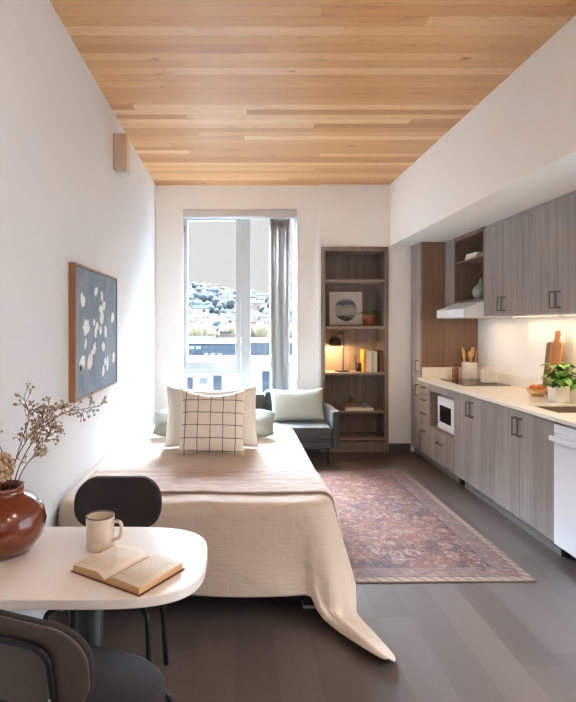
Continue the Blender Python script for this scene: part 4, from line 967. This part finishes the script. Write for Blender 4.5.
# vase
VX, VY = -0.79, 1.845
m = MB(); m.lathe([(0, 0), (0.075, 0), (0.10, 0.012), (0.132, 0.055), (0.142, 0.10), (0.132, 0.145), (0.105, 0.178), (0.075, 0.193), (0.068, 0.2), (0.069, 0.212), (0.073, 0.22), (0.066, 0.222), (0.060, 0.208), (0.060, 0.197), (0.10, 0.168), (0.125, 0.10), (0.09, 0.02), (0, 0.012)], 56)
tag(obj('vase', m, M['vase'], loc=(VX, VY, TZ + 0.001)), 'round glossy brown vase holding dried branches on the white table', 'vase')
# dried branches
def blossom(m, p, r, rn, mi=0):
    for k in range(4):
        ax = Vector((rn.uniform(-1, 1), rn.uniform(-1, 1), rn.uniform(-1, 1))).normalized(); b = ax.orthogonal().normalized(); c = ax.cross(b)
        q = Vector(p) + ax * r * 0.6; vs = [q + ax * r * 0.35]
        for j in range(6):
            th_ = 2 * PI * j / 6; vs.append(q + (b * math.cos(th_) + c * math.sin(th_)) * r)
        m.add(vs, [(0, 1 + j, 1 + (j + 1) % 6) for j in range(6)], mi, True)
def branch(label, pts, start, twigs, tl, seed, mat='dried', br_=0.0042, sub=3):
    rn = random.Random(seed); P = smooth_path(pts, 8); n = len(P)
    st = MB(); bl = MB(); st.tube(P, [0.0022 * (1 - 0.6 * i / n) for i in range(n)], 6)
    for k in range(twigs):
        f = start + (1 - start) * k / max(1, twigs - 1); p = P[min(n - 1, int(f * (n - 1)))]; d0 = (P[min(n - 1, int(f * (n - 1)) + 1)] - P[max(0, int(f * (n - 1)) - 1)]).normalized()
        d = (d0 * 0.55 + Vector((rn.uniform(-1, 1), rn.uniform(-0.8, 0.8), rn.uniform(-0.7, 0.9)))).normalized(); L = tl * rn.uniform(0.5, 1.1)
        q = p + d * L + Vector((0, 0, -0.1 * L)); st.tube([p, p + d * L * 0.5, q], 0.0009, 5)
        for s in range(sub):
            e = (d + Vector((rn.uniform(-0.9, 0.9), rn.uniform(-0.9, 0.9), rn.uniform(-0.9, 0.9)))).normalized(); b0 = p + d * L * rn.uniform(0.45, 1.0); tip = b0 + e * rn.uniform(0.012, 0.026)
            st.tube([b0, tip], 0.0007, 4); blossom(bl, tip, br_ * rn.uniform(0.7, 1.25), rn)
    o = tag(obj('dried_branch', st, M['twig'], world=False, loc=(0, 0, 0)), label, 'dried flowers', 'dried branches in the brown vase')
    obj('blossoms', bl, M[mat], o); return o
def bp(px_, py_, D): return at(px_, py_, D)
z0 = TZ + 0.16
branch('tallest dried branch rising upright to the top of the bouquet', [(VX + 0.01, VY, z0), bp(13, 470, 1.84), bp(22, 440, 1.84), bp(29, 418, 1.83), bp(24, 398, 1.82)], 0.72, 12, 0.045, 1)
branch('dried branch reaching far right toward the blue picture', [(VX + 0.03, VY + 0.01, z0), bp(18, 470, 1.85), bp(38, 434, 1.85), bp(62, 414, 1.84), bp(84, 409, 1.83), bp(101, 406, 1.82)], 0.42, 17, 0.03, 2)
branch('dense bushy dried branch in middle of the bouquet', [(VX + 0.02, VY + 0.02, z0), bp(12, 470, 1.86), bp(27, 440, 1.86), bp(42, 422, 1.86), bp(54, 409, 1.86)], 0.45, 26, 0.05, 3, br_=0.0046, sub=4)
branch('lower dried branch leaning right with drooping sprigs above vase', [(VX + 0.035, VY - 0.01, z0), bp(21, 474, 1.82), bp(34, 455, 1.81), bp(45, 440, 1.81), bp(53, 425, 1.81)], 0.4, 22, 0.045, 4, br_=0.0044, sub=4)
branch('dark thin dried branch curving out at left of the bouquet', [(VX - 0.015, VY, z0), bp(3, 470, 1.84), bp(3, 455, 1.84), bp(-4, 440, 1.84), bp(-16, 428, 1.84)], 0.75, 5, 0.03, 5)
st = MB(); bl = MB(); rn = random.Random(9); c0 = bp(2, 467, 1.80); st.tube(smooth_path([(VX - 0.005, VY - 0.012, z0), (VX + 0.0, VY - 0.03, TZ + 0.24), c0], 5), 0.0022, 6)
for k in range(130):
    d = Vector((rn.gauss(0, 1), rn.gauss(0, 1), rn.gauss(0, 1))).normalized(); blossom(bl, c0 + Vector((d.x * 0.036, d.y * 0.034, d.z * 0.044)) * rn.uniform(0.75, 1), 0.0075, rn)
o = tag(obj('dried_branch', st, M['twig'], loc=(0, 0, 0)), 'pale dried flower head sitting low over the vase rim', 'dried flowers', 'dried branches in the brown vase'); obj('blossoms', bl, M['dried_pale'], o)
# mug
t = thing('mug', 'speckled cream ribbed mug with dark rim on the white table', 'mug', (-0.466, 1.872, TZ + 0.001))
pr = [(0, 0), (0.043, 0), (0.047, 0.004)]
for k in range(1, 23):
    z = 0.004 + 0.104 * k / 22; pr.append((0.047 + 0.001 * k / 22 + (-0.0016 if k in (5, 6, 14, 15) else 0.0), z))
pr += [(0.0478, 0.112), (0.0445, 0.112), (0.0435, 0.1), (0.042, 0.01), (0, 0.008)]
m = MB(); m.lathe(pr, 48); obj('mug_body', m, M['mug'], t)
m = MB(); pp = [(0.045, 0, 0.094), (0.066, 0, 0.096), (0.078, 0, 0.086), (0.079, 0, 0.062), (0.072, 0, 0.042), (0.045, 0, 0.03)]
pp = [(x * math.cos(-0.25), x * math.sin(-0.25), z) for x, y, z in pp]; m.tube(smooth_path(pp, 6), 0.0062, 10); obj('handle', m, M['mug'], t)
# open book: local x across the spread, y along the spine
t = thing('open_book', 'open book lying face up with printed pages on the white table', 'book', (-0.335, 1.695, TZ + 0.001), R(-33))
pw, ph = 0.135, 0.098
def page_h(u):                                # u 0 gutter .. 1 fore edge
    return 0.006 + 0.019 * math.sin(min(1, u * 3.2) * PI / 2) * (1 - 0.35 * u)
m = MB()
for sg in (-1, 1):
    nn = 16; top = [(sg * (0.002 + pw * k / nn), 0.003 + page_h(k / nn)) for k in range(nn + 1)]; bot = [(x, 0.003) for x, z in top]
    for (ya, yb_) in ((-ph, ph),):
        b = len(m.v)
        for x, z in top: m.v += [Vector((x, ya, z)), Vector((x, yb_, z))]
        for x, z in bot: m.v += [Vector((x, ya, z)), Vector((x, yb_, z))]
        nt_ = nn + 1
        for k in range(nn):
            i = b + 2 * k; j = b + 2 * nt_ + 2 * k
            m.f += [(i, i + 2, i + 3, i + 1)]; m.mi.append(0); m.sm.append(True)
            m.f += [(i, j, j + 2, i + 2), (i + 1, i + 3, j + 3, j + 1), (j, j + 1, j + 3, j + 2)]; m.mi += [1, 1, 1]; m.sm += [False] * 3
        i = b + 2 * nn; j = b + 2 * nt_ + 2 * nn; m.f += [(i, j, j + 1, i + 1)]; m.mi.append(1); m.sm.append(False)
        i = b; j = b + 2 * nt_; m.f += [(i, i + 1, j + 1, j)]; m.mi.append(1); m.sm.append(False)
obj('pages', m, [M['page'], M['page_edge']], t)
m = MB(); m.box(-pw - 0.008, pw + 0.008, -ph - 0.005, ph + 0.005, 0.0, 0.0028); obj('cover', m, M['cover_brown'], t)

# ------------------------------------------------------------------ CHAIRS
def make_chair(label, loc, rotz):
    t = thing('dining_chair', label, 'chair', loc, rotz, 'charcoal dining chairs at the white table')
    ol = []
    for k in range(48):
        a = 2 * PI * k / 48; c_, s_ = math.cos(a), math.sin(a); n_ = 0.78
        w_ = 0.228 + 0.0 * s_; ol.append((w_ * (1 if c_ > 0 else -1) * abs(c_) ** n_, 0.215 * (1 if s_ > 0 else -1) * abs(s_) ** n_))
    m = MB(); m.prism(ol, 0.452, 0.492, 0.018, 5, smooth=True); obj('seat', m, M['chair_fabric'], t)
    m = MB(); m.prism([(x * 0.9, y * 0.9) for x, y in ol], 0.443, 0.4515, 0.002, 2); obj('seat_base', m, M['lamp_black'], t)
    # curved pill shaped backrest
    hw, hh, rad = 0.191, 0.108, 0.094
    o2 = rrect(-hw, hw, -hh, hh, rad, 10)
    def place(x, z, y):
        yy = -0.232 + 0.9 * x * x + y - 0.13 * z; return Vector((x, yy, 0.711 + z))
    for nm, ya, yb_, mat in (('backrest', -0.010, 0.016, 'chair_fabric'), ('back_shell', -0.018, -0.0103, 'chair_shell')):
        m = MB(); rows = []; n = len(o2); sc = (0.0, 0.35, 0.65, 0.85, 0.965, 1.0)
        fr_ = [[place(x * s, z * s, yb_ - (0.006 if s == 1.0 and nm == 'backrest' else (0.0015 if s > 0.95 else 0))) for x, z in o2] for s in sc[1:]]
        bk_ = [[place(x * s, z * s, ya + (0.004 if s == 1.0 and nm == 'backrest' else 0)) for x, z in o2] for s in sc[1:]]
        vs = [place(0, 0, yb_)] + [p for r_ in fr_ for p in r_] + [p for r_ in reversed(bk_) for p in r_] + [place(0, 0, ya)]
        fs = [(0, 1 + (k + 1) % n, 1 + k) for k in range(n)]; nr = 10
        for j in range(nr - 1):
            for k in range(n): k2 = (k + 1) % n; fs.append((1 + j * n + k, 1 + j * n + k2, 1 + (j + 1) * n + k2, 1 + (j + 1) * n + k))
        L = len(vs) - 1; fs += [(L, 1 + (nr - 1) * n + k, 1 + (nr - 1) * n + (k + 1) % n) for k in range(n)]
        m.add(vs, fs, 0, True); obj(nm, m, M[mat], t)
    # inverted U of tube behind the back
    def bt(x, z): 
        p = place(x, z - 0.711, -0.0285); return p
    half = [(0.085, -0.06, 0.432), (0.095, -0.17, 0.432), (0.104, -0.215, 0.438), (0.108, -0.238, 0.47), tuple(bt(0.112, 0.58)), tuple(bt(0.112, 0.715)), tuple(bt(0.107, 0.75)), tuple(bt(0.088, 0.771)), tuple(bt(0.05, 0.777))]
    pts = [(-x, y, z) for x, y, z in half] + [tuple(bt(0, 0.778))] + [(x, y, z) for x, y, z in reversed(half)]
    m = MB(); m.tube(smooth_path(pts, 5), 0.0095, 12); obj('back_frame', m, M['black_metal'], t)
    for x in (-0.112, 0.112):
        m = MB(); p = bt(x, 0.655); m.M = Matrix.Translation(p + Vector((0, -0.009, 0))) @ Matrix.Rotation(PI / 2, 4, 'X'); m.lathe([(0, 0), (0.004, 0), (0.003, 0.002), (0, 0.002)], 10); obj('bolt', m, M['steel'], t)
    for sx_ in (-1, 1):
        for sy_ in (-1, 1):
            p = [(sx_ * 0.07, sy_ * 0.07, 0.432), (sx_ * 0.15, sy_ * 0.14, 0.432), (sx_ * 0.178, sy_ * 0.165, 0.424), (sx_ * 0.19, sy_ * 0.176, 0.395), (sx_ * 0.198, sy_ * 0.186, 0.25), (sx_ * 0.212, sy_ * 0.203, 0.004)]
            m = MB(); m.tube(smooth_path(p, 5), 0.0105, 12); obj('leg', m, M['black_metal'], t)
    return t
near = make_chair('charcoal chair seen from behind at the near side of white table', (-0.434, 1.50, 0), R(-21))
copy_tree(near, (-0.52, 2.205, 0), R(180), 'charcoal chair facing the camera between white table and bed')

# ------------------------------------------------------------------ OUTSIDE (far below and beyond the window)
def ext(name, c, rough=1.0, var=0.1, ns=0.1): return plain(name, c, rough, var=var, nscale=ns, spec=0.0)
E = dict(white=ext('stucco_white', rgb(232, 230, 228)), blue=ext('slate_cladding', rgb(56, 63, 72)), blue2=ext('grey_blue_cladding', rgb(66, 71, 80)), pane=plain('dark_pane', rgb(56, 66, 78), 0.4, var=0.1, nscale=0.5, spec=0.1),
         pale=plain('pale_pane', rgb(100, 102, 100), 0.5, var=0.05, nscale=0.5), tan=ext('tan_brick', rgb(88, 80, 78)), roof=ext('pale_roof', rgb(210, 212, 216)), roofd=ext('grey_roof', rgb(58, 58, 62)),
         tree=ext('hillside_tree', rgb(60, 64, 68), var=0.12, ns=0.2), treey=ext('autumn_tree', rgb(96, 90, 74), var=0.2, ns=0.3), rf1=ext('slate_roof', rgb(44, 46, 50)), rf2=ext('brown_roof', rgb(50, 45, 43)), rf3=ext('weathered_roof', rgb(58, 56, 54)), h1=ext('house_cream', rgb(132, 126, 120)), h2=ext('house_grey', rgb(96, 100, 106)), h3=ext('house_peach', rgb(122, 106, 98)))
g = G('hillside'); nz = g.noise(g.co(), 0.02, 5, 0.6); n2 = g.noise(g.co(), 0.12, 4, 0.6)
g.set(Base_Color=g.ramp(g.ma('ADD', g.ma('MULTIPLY', nz, 0.6), g.ma('MULTIPLY', n2, 0.4)), [(0.35, rgb(42, 46, 49)), (0.5, rgb(48, 50, 52)), (0.65, rgb(56, 53, 50))]), Roughness=1.0); g.b.inputs['Specular IOR Level'].default_value = 0.0; E['hill'] = g.m
def hill_z(x, y):
    t_ = min(1, max(0, (y - 150) / 480)); s_ = t_ * t_ * (3 - 2 * t_)
    crest = 34 - 0.16 * x + 9 * noise.noise(Vector((x * 0.012, y * 0.006, 0))) + 4 * noise.noise(Vector((x * 0.04, y * 0.02, 3)))
    return -15 + s_ * (crest + 15) + 1.5 * noise.noise(Vector((x * 0.05, y * 0.05, 5)))
m = MB(); m.grid(70, 60, lambda u, v: (-330 + 760 * u, 14 + 726 * v, hill_z(-330 + 760 * u, 14 + 726 * v)))
tag(obj('hill', m, E['hill']), None, None, kind='structure')
def bld(name, label, x0, x1, y0, y1, z0, z1, mat, wins, roofmat, over=0.3):
    t = thing(name, label, 'building', ((x0 + x1) / 2, (y0 + y1) / 2, z0))
    obj('walls', B(x0, x1, y0, y1, z0, z1), mat, t, world=True); obj('roof', B(x0 - over, x1 + over, y0 - over, y1 + over, z1 + 0.001, z1 + 0.5), roofmat, t, world=True)
    for a, b, c, d, mt in wins: obj('window', B(a, b, y0 - 0.06, y0 - 0.001, c, d), mt, t, world=True)
    return t
D1 = 60.0; k = D1 / F
def W1(px0, px1, py0, py1, mt): return ((px0 - CX) * k, (px1 - CX) * k, H - (py1 - CY) * k, H - (py0 - CY) * k, mt)
bld('apartment_building', 'white apartment building just beyond the window with tall dark windows', -16, 15, D1, D1 + 14, -14.9, -3.2, E['white'],
    [W1(187, 193, 377, 391, E['pane']), W1(199, 208, 377, 384, E['pale']), W1(199, 208, 389, 397, E['pale']), W1(213, 222, 375, 396, E['pane']), W1(262, 271, 371, 394, E['pane']), W1(170, 177, 377, 391, E['pane']), W1(283, 290, 371, 394, E['pane']), W1(241, 247, 376, 392, E['pane'])], E['roof'])
D2 = 110.0; k = D2 / F
wins = [W1(190 + 7.0 * i, 194 + 7.0 * i, 353, 357, E['pale'] if i in (2, 3, 4) else E['blue2']) for i in range(-3, 7)] + [W1(189 + 7.0 * i, 194 + 7.0 * i, 346, 349, E['blue2'] if i > 1 else E['pale']) for i in range(-3, 7)]
bld('office_building', 'long slate blue office building with flat white roof beyond white apartments', -18, 1.6, D2, D2 + 18, -14.5, -2.2, E['blue'], wins, E['roof'])
wins = [W1(254 + 6.5 * i, 258 + 6.5 * i, 346 + 6 * j, 350 + 6 * j, E['blue']) for i in range(4) for j in range(3)]
bld('office_building', 'grey blue block with three rows of windows right of the mullion', 3.2, 12, D2 + 2, D2 + 20, -14.5, -2.1, E['blue2'], wins, E['roof'])
D3 = 185.0; k = D3 / F
bld('tower_building', 'tan square block among trees at the foot of the hill', -5.4, -1.6, D3, D3 + 5, -13, -1.1, E['tan'], [], E['roofd'], 0.1)
bld('warehouse', 'low grey flat building behind the slate blue office', -17, -6.2, 150, 165, -13, -2.4, E['h2'], [], E['roofd'])
bld('warehouse', 'low pale flat building behind slate office, right of the grey one', -5.5, 2.5, 152, 165, -13, -2.9, E['h1'], [], E['roofd'])
HS = []; rn = random.Random(21); cnt = 0
for k_ in range(200):
    y = rn.uniform(230, 600); px_ = rn.uniform(180, 292); x = (px_ - CX) * y / F; z = hill_z(x, y)
    py_ = CY - (z - H) * F / y
    if cnt >= 46: break
    if any(abs(x - hx_) < 14 and abs(y - hy_) < 11 for hx_, hy_ in HS): continue
    w = rn.uniform(3.5, 6.5); d = rn.uniform(3.5, 5); h_ = rn.uniform(3.5, 6)
    o = MB(); mt = rn.choice(['h1', 'h1', 'h2', 'h3', 'h1']); o.box(-w, w, -d, d, -3, h_)
    rh = rn.uniform(1.5, 3); o.add([(-w - 0.4, -d - 0.4, h_), (w + 0.4, -d - 0.4, h_), (w + 0.4, d + 0.4, h_), (-w - 0.4, d + 0.4, h_), (-w - 0.4, 0, h_ + rh), (w + 0.4, 0, h_ + rh)], [(0, 1, 5, 4), (2, 3, 4, 5), (0, 4, 3), (1, 2, 5), (3, 2, 1, 0)], 1)
    for q in (-0.5, 0.3): o.box(q * w, q * w + 1.6, -d - 0.05, -d, 1.0, 2.8, 0, 2)
    tag(obj('house', o, [E[mt], E[rn.choice(['rf1', 'rf2', 'rf3'])], E['roofd']], loc=(x, y, z)), 'small pale house on the hazy hillside seen through the window', 'house', 'houses on the hillside'); cnt += 1; HS.append((x, y))
m = MB(); rn = random.Random(22)
for k_ in range(900):
    y = rn.uniform(170, 640); px_ = rn.uniform(176, 296); x = (px_ - CX) * y / F; z = hill_z(x, y); r0 = rn.uniform(2.0, 4.8)
    if any(abs(x - hx_) < 13.5 and abs(y - hy_) < 12 for hx_, hy_ in HS): continue
    if -9 < x < 2 and 174 < y < 200: continue
    m.sphere((x, y, z + r0 * 0.7), r0, r0, r0 * rn.uniform(0.9, 1.4), 1, 0 if rn.random() < 0.85 or y > 380 else 1, 0.35, k_)
for k_ in range(70):
    y = rn.uniform(196, 235); px_ = rn.uniform(182, 292); x = (px_ - CX) * y / F; z = hill_z(x, y); r0 = rn.uniform(1.4, 3.2)
    if any(abs(x - hx_) < 14 and abs(y - hy_) < 13 for hx_, hy_ in HS): continue
    if -12 < x < 5 and y < 206: continue
    m.sphere((x, y, -4 + r0 * 0.5), r0, r0, r0 * 1.5, 2, 1, 0.35, k_)
tag(obj('trees', m, [E['tree'], E['treey']]), 'hazy trees scattered over the hillside between houses', 'trees', kind='stuff')

# ------------------------------------------------------------------ LIGHT
w = bpy.data.worlds.new('sky'); SC.world = w; w.use_nodes = True; nt = w.node_tree; bg = nt.nodes['Background']
def wn(t, **k):
    n_ = nt.nodes.new(t)
    for a_, b_ in k.items(): setattr(n_, a_, b_)
    return n_
tc = wn('ShaderNodeTexCoord'); sp = wn('ShaderNodeSeparateXYZ'); nt.links.new(tc.outputs['Generated'], sp.inputs[0])
rp = wn('ShaderNodeValToRGB'); mu = wn('ShaderNodeMapRange'); nt.links.new(sp.outputs[2], mu.inputs[0]); mu.inputs[1].default_value = -1; mu.inputs[2].default_value = 1
nt.links.new(mu.outputs[0], rp.inputs[0]); cr = rp.color_ramp
SKY = [(0.0, (0.06, 0.06, 0.06, 1)), (0.49, (0.05, 0.05, 0.05, 1)), (0.5, (0.0232, 0.0228, 0.0225, 1)), (0.60, (0.0232, 0.0228, 0.0226, 1)), (0.72, (0.33, 0.38, 0.43, 1)), (1.0, (0.36, 0.42, 0.48, 1))]
while len(cr.elements) < len(SKY): cr.elements.new(0.5)
for e_, (p, c) in zip(cr.elements, SKY): e_.position = p; e_.color = c
# veiled sun: a broad bright patch of cloud high in front of the window
dt = wn('ShaderNodeVectorMath', operation='DOT_PRODUCT'); nt.links.new(tc.outputs['Generated'], dt.inputs[0]); dt.inputs[1].default_value = Vector((-0.08, 0.62, 0.74)).normalized()
mg = wn('ShaderNodeMapRange', interpolation_type='SMOOTHSTEP'); nt.links.new(dt.outputs['Value'], mg.inputs[0]); mg.inputs[1].default_value = 0.80; mg.inputs[2].default_value = 0.95; mg.inputs[4].default_value = 1.0
ad = wn('ShaderNodeMix', data_type='RGBA', blend_type='ADD'); ad.inputs[0].default_value = 1; nt.links.new(rp.outputs[0], ad.inputs[6])
cb = wn('ShaderNodeCombineColor')
GLOW = (6.3, 7.6, 9.1)
for k in range(3):
    ml = wn('ShaderNodeMath', operation='MULTIPLY'); nt.links.new(mg.outputs[0], ml.inputs[0]); ml.inputs[1].default_value = GLOW[k]; nt.links.new(ml.outputs[0], cb.inputs[k])
nt.links.new(cb.outputs[0], ad.inputs[7])
# unseen glow added low in the right-hand sky, fill for the side opening
d2 = wn('ShaderNodeVectorMath', operation='DOT_PRODUCT'); nt.links.new(tc.outputs['Generated'], d2.inputs[0]); d2.inputs[1].default_value = Vector((0.93, 0.1, 0.22)).normalized()
m2_ = wn('ShaderNodeMapRange', interpolation_type='SMOOTHSTEP'); nt.links.new(d2.outputs['Value'], m2_.inputs[0]); m2_.inputs[1].default_value = 0.3; m2_.inputs[2].default_value = 0.85; m2_.inputs[4].default_value = 1.0
a2 = wn('ShaderNodeMix', data_type='RGBA', blend_type='ADD'); a2.inputs[0].default_value = 1; nt.links.new(ad.outputs[2], a2.inputs[6])
c2 = wn('ShaderNodeCombineColor')
SIDE = (0.05, 0.058, 0.066)
for k in range(3):
    ml = wn('ShaderNodeMath', operation='MULTIPLY'); nt.links.new(m2_.outputs[0], ml.inputs[0]); ml.inputs[1].default_value = SIDE[k]; nt.links.new(ml.outputs[0], c2.inputs[k])
nt.links.new(c2.outputs[0], a2.inputs[7]); nt.links.new(a2.outputs[2], bg.inputs[0]); bg.inputs[1].default_value = 10.0
def area(name, loc, rot, sx_, sy_, power, c, portal=False, spread=PI):
    l = bpy.data.lights.new(name, 'AREA'); l.shape = 'RECTANGLE'; l.size = sx_; l.size_y = sy_; l.energy = power; l.color = c; l.spread = spread
    o = bpy.data.objects.new(name, l); link(o); o.location = loc; o.rotation_euler = rot
    if portal: l.cycles.is_portal = True
    return o
area('window_portal', ((WX0 + WX1) / 2, YB + 0.3, (WZ0 + WZ1) / 2), (-PI / 2, 0, 0), WX1 - WX0, WZ1 - WZ0, 1, (1, 1, 1), True)
area('rear_portal', ((RX0 + RX1) / 2, YR - 0.16, (RZ0 + RZ1) / 2), (PI / 2, 0, 0), RX1 - RX0, RZ1 - RZ0, 1, (1, 1, 1), True)
area('side_portal', (WR + 0.16, (GX0 + GX1) / 2, (GZ0 + GZ1) / 2), (PI / 2, 0, PI / 2), GX1 - GX0, GZ1 - GZ0, 1, (1, 1, 1), True)
# unseen ceiling lamps added behind the camera as warm fill
for x, y, lb in ((1.5, -0.9, 'added round fill light on the ceiling nearest the end wall'), (1.5, 0.5, 'added round fill light on the ceiling nearest the table')):
    t = thing('added_fill_light', lb, 'light', (x, y, CZ - 0.06), 0, 'added ceiling fill lights')
    m = MB(); m.lathe([(0, 0.02), (0.2, 0.02), (0.2, 0.059), (0, 0.059)], 40); obj('housing', m, M['white_app'], t)
    l = bpy.data.lights.new('added_fill_lamp', 'AREA'); l.shape = 'DISK'; l.size = 0.36; l.energy = 5; l.color = (1, 0.82, 0.64)
    o = bpy.data.objects.new('added_fill_lamp', l); link(o); o.location = (x, y, CZ - 0.05)
# under cabinet light and hood light
area('cabinet_lamp', (2.58, 4.76, UZ - 0.016), (0, 0, 0), 0.03, 0.66, 0.4, (1, 0.74, 0.45))
area('cabinet_lamp', (2.58, 3.66, UZ - 0.016), (0, 0, 0), 0.03, 1.28, 2.2, (1, 0.74, 0.45))
area('hood_lamp', (2.45, 5.52, 1.56), (0, 0, 0), 0.2, 0.4, 0.5, (1, 0.74, 0.45))
l = bpy.data.lights.new('desk_lamp_light', 'POINT'); l.energy = 7.0; l.color = (1, 0.66, 0.32); l.shadow_soft_size = 0.02
o = bpy.data.objects.new('desk_lamp_light', l); link(o); o.location = (1.20, 6.60, SHZ[2] + 0.318)

vs_ = SC.view_settings; vs_.view_transform = 'Standard'; vs_.look = 'None'; vs_.gamma = 1; vs_.use_curve_mapping = False; vs_.exposure = 1.83
SC.cycles.max_bounces = 10; SC.cycles.diffuse_bounces = 6; SC.cycles.transparent_max_bounces = 12; SC.cycles.use_denoising = True; SC.cycles.sample_clamp_indirect = 8
